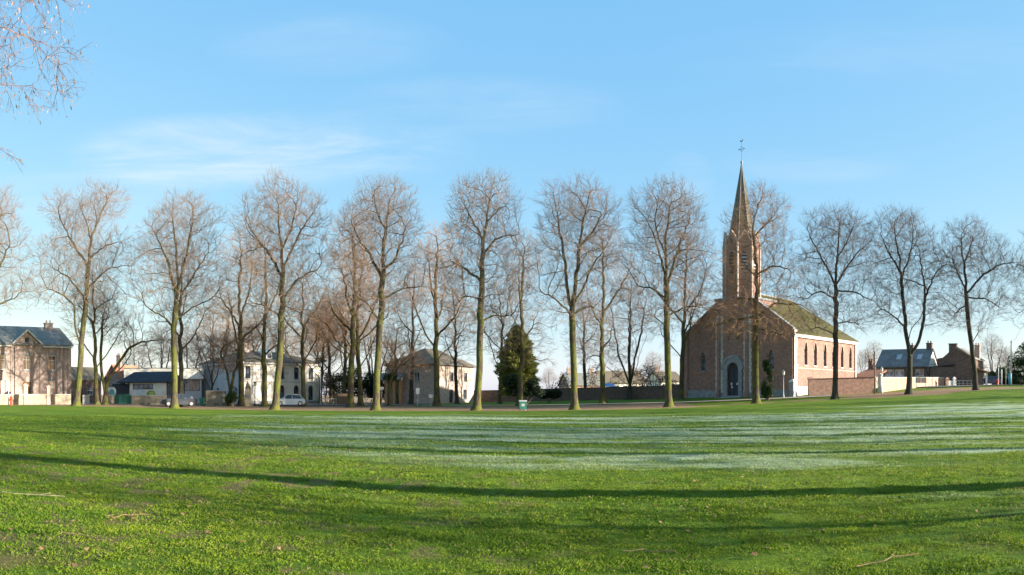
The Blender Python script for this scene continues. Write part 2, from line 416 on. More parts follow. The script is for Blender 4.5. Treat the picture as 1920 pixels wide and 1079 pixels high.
def dirt_mask(x, y):
    n = fbm(x * .15, y * .3, 4)
    yy = y + (n - .5) * 7
    base = sst(72.0, 75.5, yy) * (1 - sst(92, 96, yy)) * (1 - sst(17, 26, x + (n - .5) * 10))
    right = 1.4 * sst(75, 78, yy) * (1 - sst(86, 90, yy)) * sst(36, 46, x) * (1 - sst(62, 70, x))
    mid = .7 * sst(77, 79, yy) * (1 - sst(81, 84, yy)) * sst(18, 24, x) * (1 - sst(44, 50, x))
    far_left = sst(88, 92, yy) * (1 - sst(-16, -10, x))
    return np.clip(np.maximum.reduce([base, right, mid, far_left]), 0, 1)
# ground sheet: polar grid, fine inside the view, reaching far beyond everything
angs = np.concatenate([np.arange(-48, 48, .25), np.arange(48, 312, 3.0)]) * math.pi / 180
rads = np.concatenate([[0.0], 1.5 * np.exp(np.arange(0, 345) * .0195)])
AA, RR = np.meshgrid(angs, rads)
X = RR * np.sin(AA); Y = RR * np.cos(AA)
hum = (fbm(X * .35, Y * .35, 3) - .5) * .10 * np.clip(RR / 5, 0, 1) * np.clip(1 - (RR - 60) / 60, 0, 1)
Z = H(X, Y) + hum
def ground_z(x, y):
    r = np.hypot(x, y)
    return H(x, y) + (fbm(x * .35, y * .35, 3) - .5) * .10 * np.clip(r / 5, 0, 1) * np.clip(1 - (r - 60) / 60, 0, 1)
na, nr = len(angs), len(rads)
idx = np.arange(nr * na).reshape(nr, na)
i0 = idx[:-1, :]; i1 = idx[1:, :]
q = np.stack([i0, np.roll(i0, -1, 1), np.roll(i1, -1, 1), i1], -1)[:, :].reshape(-1, 4)
q = q[na:]  # drop degenerate centre ring
tri = np.stack([np.zeros(na, int), np.roll(i1[0], -1), i1[0]], -1)
gm, t, b = newmat('grass_ground', .95, .1)
g = N(t, 'ShaderNodeNewGeometry')
mpn = N(t, 'ShaderNodeMapping'); t.links.new(g.outputs['Position'], mpn.inputs[0]); mpn.inputs['Scale'].default_value = (1, 1, 0)
def gn(scale, detail=6, rough=.6, vec=None, dist=0):
    n = N(t, 'ShaderNodeTexNoise'); n.inputs['Scale'].default_value = scale; n.inputs['Detail'].default_value = detail
    n.inputs['Roughness'].default_value = rough; n.inputs['Distortion'].default_value = dist
    t.links.new(vec or mpn.outputs[0], n.inputs['Vector']); return n.outputs[0]
c = mixc(t, maprange(t, gn(.22, 8), .35, .65, 0, 1), (.105, .185, .012), (.19, .26, .017))
c = mixc(t, maprange(t, gn(1.3, 8, .7), .38, .66, 0, .75), c, (.075, .13, .018))
c = mixc(t, maprange(t, gn(9, 6, .75), .42, .72, 0, .7), c, (.045, .075, .014))
c = mixc(t, maprange(t, gn(.5, 7, .75), .60, .72, 0, .55), c, (.2, .17, .06))
fr = N(t, 'ShaderNodeAttribute', attribute_name='frost'); di = N(t, 'ShaderNodeAttribute', attribute_name='dirt')
fn = gn(2.2, 8, .75)
ff = maprange(t, math_node(t, 'ADD', fr.outputs['Fac'], math_node(t, 'MULTIPLY', math_node(t, 'SUBTRACT', fn, .5), .9)), .08, .95, 0, .82)
ff = math_node(t, 'MULTIPLY', ff, maprange(t, fr.outputs['Fac'], .02, .2, 0, 1))
c = mixc(t, ff, c, (.39, .45, .30))
wo_ = N(t, 'ShaderNodeAttribute', attribute_name='worn')
wf = maprange(t, math_node(t, 'ADD', wo_.outputs['Fac'], math_node(t, 'MULTIPLY', math_node(t, 'SUBTRACT', gn(7, 8, .8), .5), .8)), .3, .75, 0, .9)
c = mixc(t, wf, c, mixc(t, gn(14, 5, .7), (.10, .085, .03), (.24, .18, .08)))
dn = gn(.9, 9, .75)
dcol = mixc(t, maprange(t, gn(3.5, 8, .8), .35, .65, 0, 1), (.20, .115, .065), (.42, .27, .165))
dm = maprange(t, math_node(t, 'ADD', di.outputs['Fac'], math_node(t, 'MULTIPLY', math_node(t, 'SUBTRACT', dn, .5), .9)), .35, .7, 0, .95)
c = mixc(t, dm, c, dcol)
t.links.new(c, b.inputs['Base Color'])
bn = N(t, 'ShaderNodeBump'); bn.inputs['Strength'].default_value = 1.0; bn.inputs['Distance'].default_value = .12
t.links.new(gn(5.5, 8, .7), bn.inputs['Height']); t.links.new(bn.outputs[0], b.inputs['Normal'])
ground = np_mesh('ground', np.stack([X, Y, Z], -1).reshape(-1, 3), quads=q, tris=tri, mat=gm, smooth=True,
                 attrs={'frost': frost_mask(X, Y).ravel(), 'dirt': dirt_mask(X, Y).ravel(), 'worn': worn_mask(X, Y).ravel()})
tag(ground, kind='structure')

def ribbon(name, pts, w, mat, lift, step=2.0, label=None):
    P = [Vector(p) for p in pts]; out = []
    for a, b_ in zip(P, P[1:]):
        n = max(1, int((b_ - a).length / step))
        for k in range(n): out.append(a.lerp(b_, k / n))
    out.append(P[-1]); vs = []; fs = []; m = 7
    for i, p in enumerate(out):
        d = (out[min(i + 1, len(out) - 1)] - out[max(i - 1, 0)]).normalized(); nrm = Vector((-d.y, d.x))
        for k in range(m):
            qv = p + nrm * w * (k / (m - 1) - .5)
            vs.append((qv.x, qv.y, Hf(qv.x, qv.y) + lift))
        if i:
            for k in range(m - 1):
                fs.append(((i - 1) * m + k, (i - 1) * m + k + 1, i * m + k + 1, i * m + k))
    mb = MB(); mb.add(vs, fs)
    o = mb.build(name, mat); o['kind'] = 'structure'; return o
M['path_mat'] = noisy('trodden_path', (.32, .26, .2), (.45, .38, .3), 1.2, c3=(.22, .17, .12), s3=.3)
ribbon('road', [(-140, 98), (-60, 97), (-30, 97.5), (-12, 104)], 6.0, M['asphalt'], .09)
ribbon('road', [(58, 96), (75, 97), (100, 99), (160, 112)], 6.5, M['asphalt'], .12)
ribbon('path', [(-12, 98), (0, 96), (12, 92.5), (24, 89.5), (31, 87.4), (40, 85.8)], 2.4, M['path_mat'], .09)

# ------------------------------------------------------------------ grass blades and litter close to the camera
rng = np.random.default_rng(11)
def scatter(r0, r1, dens, amax=R(43)):
    area = amax * (r1 * r1 - r0 * r0); n = int(area * dens)
    r = np.sqrt(rng.random(n) * (r1 * r1 - r0 * r0) + r0 * r0); a = (rng.random(n) * 2 - 1) * amax
    return r * np.sin(a), r * np.cos(a)
gx = []; gy = []; gs = []; gw = []
for r0, r1, dens, hs, ws in ((5.6, 9, 6000, .029, .0023), (9, 13, 2800, .034, .0034), (13, 20, 1100, .038, .0055), (20, 32, 300, .045, .010), (32, 56, 60, .05, .022)):
    x_, y_ = scatter(r0, r1, dens)
    k = rng.random(len(x_)) < np.clip(fbm(x_ * 2.6, y_ * 2.6, 5) * 3.4 - .95, .12, 1) * (1 - .6 * worn_mask(x_, y_))
    x_, y_ = x_[k], y_[k]
    gx.append(x_); gy.append(y_); gs.append(np.full(len(x_), hs)); gw.append(np.full(len(x_), ws))
gx = np.concatenate(gx); gy = np.concatenate(gy); gs = np.concatenate(gs); gw = np.concatenate(gw)
n = len(gx)
gz = ground_z(gx, gy) - .004
hgt = gs * (.45 + rng.random(n) * .9) * (.15 + fbm(gx * 2.4 + 40, gy * 2.4, 5) * 1.75)
ang = rng.random(n) * 2 * math.pi; lean = rng.random(n) * .9 + .2; la = rng.random(n) * 2 * math.pi
wx = np.cos(ang) * gw; wy = np.sin(ang) * gw
lx = np.cos(la) * hgt * lean; ly = np.sin(la) * hgt * lean
V = np.empty((n, 4, 3), np.float32)
V[:, 0] = np.stack([gx - wx, gy - wy, gz], -1); V[:, 1] = np.stack([gx + wx, gy + wy, gz], -1)
V[:, 2] = np.stack([gx + wx * .7 + lx * .35, gy + wy * .7 + ly * .35, gz + hgt * .65], -1)
V[:, 3] = np.stack([gx + lx, gy + ly, gz + hgt * (1.05 - .25 * lean)], -1)
i4 = np.arange(n)[:, None] * 4
T = np.concatenate([i4 + [0, 1, 2], i4 + [0, 2, 3]], 0)
bm_, t, b = newmat('grass_blades', .6, .12)
g = N(t, 'ShaderNodeNewGeometry')
mpn = N(t, 'ShaderNodeMapping'); t.links.new(g.outputs['Position'], mpn.inputs[0]); mpn.inputs['Scale'].default_value = (1, 1, 0)
rn = g.outputs['Random Per Island']
c = mixc(t, maprange(t, gn(.35, 6), .35, .65, 0, 1), (.125, .212, .014), (.235, .30, .024))
c = mixc(t, maprange(t, gn(2.4, 8, .75), .42, .62, 0, .8), c, (.06, .125, .012))
c = mixc(t, maprange(t, rn, .70, .86, 0, .75), c, (.04, .08, .012))
c = mixc(t, maprange(t, rn, .94, .96, 0, .9), c, (.30, .22, .09))
c = mixc(t, maprange(t, gn(.7, 7, .75), .57, .66, 0, .6), c, (.17, .13, .05))
fr = N(t, 'ShaderNodeAttribute', attribute_name='frost')
c = mixc(t, maprange(t, math_node(t, 'ADD', fr.outputs['Fac'], math_node(t, 'MULTIPLY', rn, .3)), .16, 1.05, 0, .75), c, (.39, .45, .30))
t.links.new(c, b.inputs['Base Color'])
tr = N(t, 'ShaderNodeBsdfTranslucent'); t.links.new(c, tr.inputs[0]); mx = N(t, 'ShaderNodeMixShader'); mx.inputs[0].default_value = .35
t.links.new(b.outputs[0], mx.inputs[1]); t.links.new(tr.outputs[0], mx.inputs[2]); t.links.new(mx.outputs[0], t.nodes['Material Output'].inputs[0])
fv = np.repeat(frost_mask(gx, gy), 4)
o = np_mesh('grass', V.reshape(-1, 3), tris=T, mat=bm_, attrs={'frost': fv})
tag(o, 'short bright green grass blades covering the open field', 'grass', kind='stuff')

# fallen leaves and straw: many small curled pieces
lx_, ly_ = scatter(6.0, 34, 20.0)
th_ = np.arctan2(lx_, ly_)
keep = rng.random(len(lx_)) < np.clip(.25 + 1.2 * worn_mask(lx_, ly_) + (fbm(lx_ * .5, ly_ * .5) - .55) * 2.2, .03, 1)
lx_, ly_ = lx_[keep], ly_[keep]; n = len(lx_)
lz_ = ground_z(lx_, ly_) + .03 + rng.random(n) * .02
s_ = .009 + rng.random(n) ** 3 * .034; a_ = rng.random(n) * 2 * math.pi; tilt = (rng.random(n) - .5) * 1.4
ca, sa = np.cos(a_) * s_, np.sin(a_) * s_
V = np.empty((n, 4, 3), np.float32)
V[:, 0] = np.stack([lx_ - ca, ly_ - sa, lz_], -1); V[:, 1] = np.stack([lx_ + sa * .7, ly_ - ca * .7, lz_ + s_ * tilt], -1)
V[:, 2] = np.stack([lx_ + ca, ly_ + sa, lz_ + s_ * .3], -1); V[:, 3] = np.stack([lx_ - sa * .7, ly_ + ca * .7, lz_ - s_ * tilt * .5], -1)
i4 = np.arange(n)[:, None] * 4
o = np_mesh('fallen_leaves', V.reshape(-1, 3), tris=np.concatenate([i4 + [0, 1, 2], i4 + [0, 2, 3]], 0), mat=M['dry_leaf'])
tag(o, 'small brown fallen leaves lying scattered in the grass', 'leaves', kind='stuff')

# ------------------------------------------------------------------ trees
def grow(seed, lines, lobes, n_attr, step=.45, infl=3.2, kill=.75, trop=(0, 0, .12), jit=.06, shell=.45, maxit=200, start=None):
    """space colonisation from hand laid limbs; lines: list of polylines (metres, local); a polyline after the first starts at its nearest node"""
    rg = np.random.default_rng(seed)
    pos = []; par = []
    if start is not None: pos, par, lines = list(start[0]), list(start[1]), []
    for li, ln in enumerate(lines):
        ln = [np.array(p, float) for p in ln]
        if li == 0: pos.append(ln[0]); par.append(-1); cur = 0
        else:
            d = np.linalg.norm(np.array(pos) - ln[0], axis=1); cur = int(d.argmin()); ln[0] = pos[cur]
        for a, b_ in zip(ln, ln[1:]):
            m = max(1, int(np.linalg.norm(b_ - a) / step))
            for k in range(1, m + 1):
                p = a + (b_ - a) * k / m + (rg.normal(0, .05, 3) if k < m else 0)
                pos.append(p); par.append(cur); cur = len(pos) - 1
    ntrunk = max(2, sum(1 for _ in range(1)))
    L = np.array(lobes, float); vol = L[:, 3] * L[:, 4] * L[:, 5]
    zrel = (L[:, 2] - L[:, 2].min()) / (np.ptp(L[:, 2]) + 1e-6); vol = vol * np.interp(zrel, [0, .35, .75, 1], [.30, .5, 1.0, 1.35])
    ch = rg.choice(len(L), n_attr, p=vol / vol.sum()); d = rg.normal(size=(n_attr, 3)); d /= np.linalg.norm(d, axis=1)[:, None]
    rr = rg.random(n_attr) ** (shell)
    A = L[ch, :3] + d * rr[:, None] * L[ch, 3:]
    P = np.array(pos); cnt = np.zeros(len(P), int)
    nd = np.full(len(A), 1e9); ni = np.zeros(len(A), int)
    for s in range(0, len(P), 400):
        D = np.linalg.norm(A[:, None] - P[None, s:s + 400], axis=2); j = D.argmin(1); v = D[np.arange(len(A)), j]
        m = v < nd; nd[m] = v[m]; ni[m] = j[m] + s
    trop = np.array(trop)
    Pl = [P]; parl = [np.array(par)]; NP = len(P)
    Pall = P
    for it in range(maxit):
        act = nd < (infl if it > 6 else infl * 2.2)
        if not act.any(): break
        src = ni[act]; v = A[act] - Pall[src]; v /= (np.linalg.norm(v, axis=1)[:, None] + 1e-9)
        S = np.zeros((NP, 3)); np.add.at(S, src, v); u = np.unique(src); u = u[cnt[u] < 3]
        if len(u) == 0: break
        D = S[u]; D /= (np.linalg.norm(D, axis=1)[:, None] + 1e-9)
        D = D + trop + rg.normal(0, jit, D.shape); D /= np.linalg.norm(D, axis=1)[:, None]
        new = Pall[u] + D * step
        cnt[u] += 1
        Pall = np.concatenate([Pall, new]); parl.append(u); cnt = np.concatenate([cnt, np.zeros(len(u), int)])
        base = NP; NP += len(new)
        for s in range(0, len(new), 400):
            DD = np.linalg.norm(A[:, None] - new[None, s:s + 400], axis=2); j = DD.argmin(1); w = DD[np.arange(len(A)), j]
            m = w < nd; nd[m] = w[m]; ni[m] = j[m] + s + base
        k = nd > kill
        A, nd, ni = A[k], nd[k], ni[k]
        if len(A) < 5: break
    return Pall, np.concatenate(parl)

def skin(P, par, rad, sides_fn, name, mats, parent, attr_r=None, closed_tip=None):
    """tubes for every edge; rings are shared along the main child"""
    N_ = len(P); ch_r = np.full(N_, -1.0); mainc = np.full(N_, -1)
    order = np.argsort(rad[1:]) + 1
    for i in order: mainc[par[i]] = i
    return mainc

def build_edges(P, par, rad, parts):
    """parts: list of (edge index array); returns verts/quads/attr per part"""
    N_ = len(P)
    dirs = np.zeros((N_, 3)); e = P[1:] - P[par[1:]]; ln = np.linalg.norm(e, axis=1); dirs[1:] = e / (ln[:, None] + 1e-9); dirs[0] = (0, 0, 1)
    mainc = np.full(N_, -1); order = np.argsort(rad[1:], kind='stable') + 1
    mainc[par[order]] = order
    dn = dirs.copy(); has = mainc >= 0
    dn[has] = dirs[has] + dirs[mainc[has]]; dn /= (np.linalg.norm(dn, axis=1)[:, None] + 1e-9)
    ref = np.array([.06, 1, .03])
    def frame(d):
        u = np.cross(d, ref); u /= (np.linalg.norm(u, axis=1)[:, None] + 1e-9); return u, np.cross(d, u)
    out = []
    for ed, k in parts:
        if len(ed) == 0: out.append(None); continue
        p = par[ed]; ismain = mainc[p] == ed
        d0 = np.where(ismain[:, None], dn[p], dirs[ed]); r0 = np.where(ismain, rad[p], np.minimum(rad[ed] * 1.15, rad[p])); d1 = dn[ed]; r1 = rad[ed].copy()
        tip = mainc[ed] < 0; r1 = np.where(tip, r1 * .35, r1)
        u0, v0 = frame(d0); u1, v1 = frame(d1)
        an = np.arange(k) * 2 * math.pi / k; ca, sa = np.cos(an), np.sin(an)
        R0 = P[p][:, None] + (u0[:, None] * ca[None, :, None] + v0[:, None] * sa[None, :, None]) * r0[:, None, None]
        R1 = P[ed][:, None] + (u1[:, None] * ca[None, :, None] + v1[:, None] * sa[None, :, None]) * r1[:, None, None]
        V = np.concatenate([R0, R1], 1).reshape(-1, 3)
        base = (np.arange(len(ed)) * 2 * k)[:, None]; j = np.arange(k)
        Q = np.stack([base + j, base + (j + 1) % k, base + k + (j + 1) % k, base + k + j], -1).reshape(-1, 4)
        rr = np.concatenate([np.repeat(r0[:, None], k, 1), np.repeat(r1[:, None], k, 1)], 1).ravel()
        out.append((V, Q, rr))
    return out
def merge(lst):
    lst = [x for x in lst if x is not None]
    o = 0; V = []; Q = []; A = []
    for v, q_, a in lst: V.append(v); Q.append(q_ + o); A.append(a); o += len(v)
    return np.concatenate(V), np.concatenate(Q), np.concatenate(A)

def tree_data(seed, lines, lobes, n_attr=2200, r_base=.42, tip_r=.014, twigs=3, twig_len=.75, twig_r=.010, step=.45, kill=.75, trop=(0, 0, .12), infl=3.2, droop=0.0, shell=.45, epi=0, thin=1.12, coarse=420):
    rg = np.random.default_rng(seed + 999)
    P, par = grow(seed + 1, lines, lobes, coarse, step=step * 1.25, kill=kill * 3.2, trop=(trop[0], trop[1], trop[2] * 2.2), infl=infl * 2, shell=.33, jit=.05)
    P, par = grow(seed, lines, lobes, n_attr, step=step, kill=kill, trop=trop, infl=infl, shell=shell, start=(P, par))
    n0 = len(P)
    kids = np.bincount(par[1:], minlength=n0)
    # smooth
    for _ in range(3):
        acc = P.copy(); w = np.ones(n0)
        np.add.at(acc, par[1:], P[1:] * 0.5); np.add.at(w, par[1:], .5)
        acc[1:] += P[par[1:]]; w[1:] += 1
        Pn = acc / w[:, None]; Pn[0] = P[0]; tipm = kids == 0; Pn[tipm] = P[tipm]; P = Pn
    ex = 2.25; w = np.zeros(n0); w[kids == 0] = tip_r ** ex
    for i in range(n0 - 1, 0, -1): w[par[i]] += w[i] if w[i] > 0 else tip_r ** ex
    rad = np.maximum(w, tip_r ** ex) ** (1 / ex)
    rm = rad[0]; rad = tip_r + (r_base - tip_r) * ((rad - tip_r) / (rm - tip_r)) ** thin
    zr = P[:, 2] - P[0, 2]
    thick = rad > .3 * r_base
    fl = 1 + 1.15 * np.exp(-zr / .42) * thick + .12 * np.exp(-zr / 2.5) * thick
    rad = rad * fl
    # twigs
    cand = np.where((rad < .045) & (np.arange(n0) > 5))[0]
    nt_ = np.where(kids[cand] == 0, twigs + 1, np.maximum(1, twigs - 1))
    src = np.repeat(cand, nt_)
    if epi:
        c2 = np.where((rad > .05) & (rad < .2) & (zr > 4))[0]; src = np.concatenate([src, np.repeat(c2, epi)])
    pd = P[src] - P[np.maximum(par[src], 0)]; pd /= (np.linalg.norm(pd, axis=1)[:, None] + 1e-9)
    cen = P[0] + np.array([0, 0, (P[:, 2].max() - P[0, 2]) * .42]); radial = .55 if droop == 0 else .2
    def shoot(src_pos, pd, L, spread, nrm):
        rdl = src_pos - cen; rdl /= (np.linalg.norm(rdl, axis=1)[:, None] + 1e-9)
        d = pd * .7 + rdl * radial + rg.normal(0, spread, pd.shape) + np.array([0, 0, .15 - droop]); d /= np.linalg.norm(d, axis=1)[:, None]
        return d
    d = shoot(P[src], pd, twig_len, .42, 1); L = twig_len * (.5 + rg.random(len(src)) * .8)
    m1 = P[src] + d * L[:, None] * .5
    d2 = d + rg.normal(0, .2, d.shape) + np.array([0, 0, .15 - droop]); d2 /= np.linalg.norm(d2, axis=1)[:, None]
    m2 = m1 + d2 * L[:, None] * .5
    ia = n0 + np.arange(len(src)); ib = ia + len(src)
    NP = [P, m1, m2]; NR = [rad, np.full(len(src), twig_r), np.full(len(src), twig_r * .75)]; PA = [par, src, ia]
    base = n0 + 2 * len(src)
    for (pi, pp, dd) in ((ia, m1, d), (ib, m2, d2), (ia, m1, d2), (ib, m2, d)):
        ds = dd + rg.normal(0, .5, dd.shape); ds[:, 2] -= droop; ds /= np.linalg.norm(ds, axis=1)[:, None]
        e_ = pp + ds * (twig_len * .55 * (.4 + rg.random(len(pp)) * .9))[:, None]
        NP.append(e_); NR.append(np.full(len(pp), twig_r * .6)); PA.append(pi); base += len(pp)
    P2 = np.concatenate(NP); R2 = np.concatenate(NR); A2 = np.concatenate(PA)
    return P2, A2, R2, n0

def tree_meshes(data, bole_z, mat):
    P, par, rad, n0 = data
    ed = np.arange(1, len(P)); r = rad[ed]
    # trunk: the thickest chain up to bole_z
    istr = np.zeros(len(P), bool); cur = 0
    mainc = np.full(len(P), -1); order = np.argsort(rad[1:], kind='stable') + 1; mainc[par[order]] = order
    z0 = P[0, 2]
    while mainc[cur] >= 0 and P[mainc[cur], 2] - z0 < bole_z: cur = mainc[cur]; istr[cur] = True
    tr = ed[istr[ed]]; cr = ed[~istr[ed]]; rc = rad[cr]
    ck = build_edges(P, par, rad, [(tr, 14), (cr[rc > .09], 9), (cr[(rc <= .09) & (rc > .03)], 5), (cr[rc <= .03], 3)])
    out = []
    for nm, l in (('trunk', ck[:1]), ('crown', ck[1:])):
        V, Q, A = merge(l)
        o = np_mesh(nm, V, quads=Q, mat=mat, attrs={'rad': A}, smooth=True); out.append(o)
    return out
def put_tree(root, parts):
    for o in parts: o.parent = root
def px_tree(name, label, px, d, lines, lobes, mat, seed, depth=1.0, group=None, bole=None, cat='tree', **kw):
    bx, by = at(px, d); bz = Hf(bx, by) - .12
    s = d / F; th = (px - 960) / F
    root = thing(name, label, cat, (bx, by, bz), -th, group)
    rg = random.Random(seed)
    def loc(p):
        x = (p[0] - px) * s; z = zat(p[1], d) - bz; y = p[2] if len(p) > 2 else 0
        return (x, y, z)
    ls = []
    for i, l in enumerate(lines):
        dep = 0 if i == 0 else rg.uniform(-1, 1)
        pts = []
        for j, p in enumerate(l):
            x, y, z = loc(p); pts.append((x, y + (0 if i == 0 else dep * j / len(l) * 3.2), z))
        ls.append(pts)
    ls[0][0] = (0, 0, 0)
    lb = []
    for (cx, cy, rx, ry) in lobes:
        x, _, z = loc((cx, cy)); off = (cx - px) * s
        rz_ = ry * s; rx_ = rx * s * (1.15 if cy < 470 else 1.5); cx = px + (cx - px) * (1.0 if cy < 470 else 1.15)
        lb.append((x, rg.uniform(-1.6, 1.6), z, rx_, max(rx_, 3.6) * depth, rz_))
        # the crown is as deep as it is wide: echo lobes towards and away from the camera
        lb.append((x * .55, rg.uniform(2, 3.2), z - rz_ * .12, rx_ * .8, 2.4, rz_ * .85)); lb.append((x * .55, -rg.uniform(2, 3.2), z - rz_ * .12, rx_ * .8, 2.4, rz_ * .85))
    data = tree_data(seed, ls, lb, **kw)
    parts = tree_meshes(data, bole if bole else ls[0][-1][2] * .62, mat)
    put_tree(root, parts)
    return root
G1 = 'bare linden trees in the front row along the green'
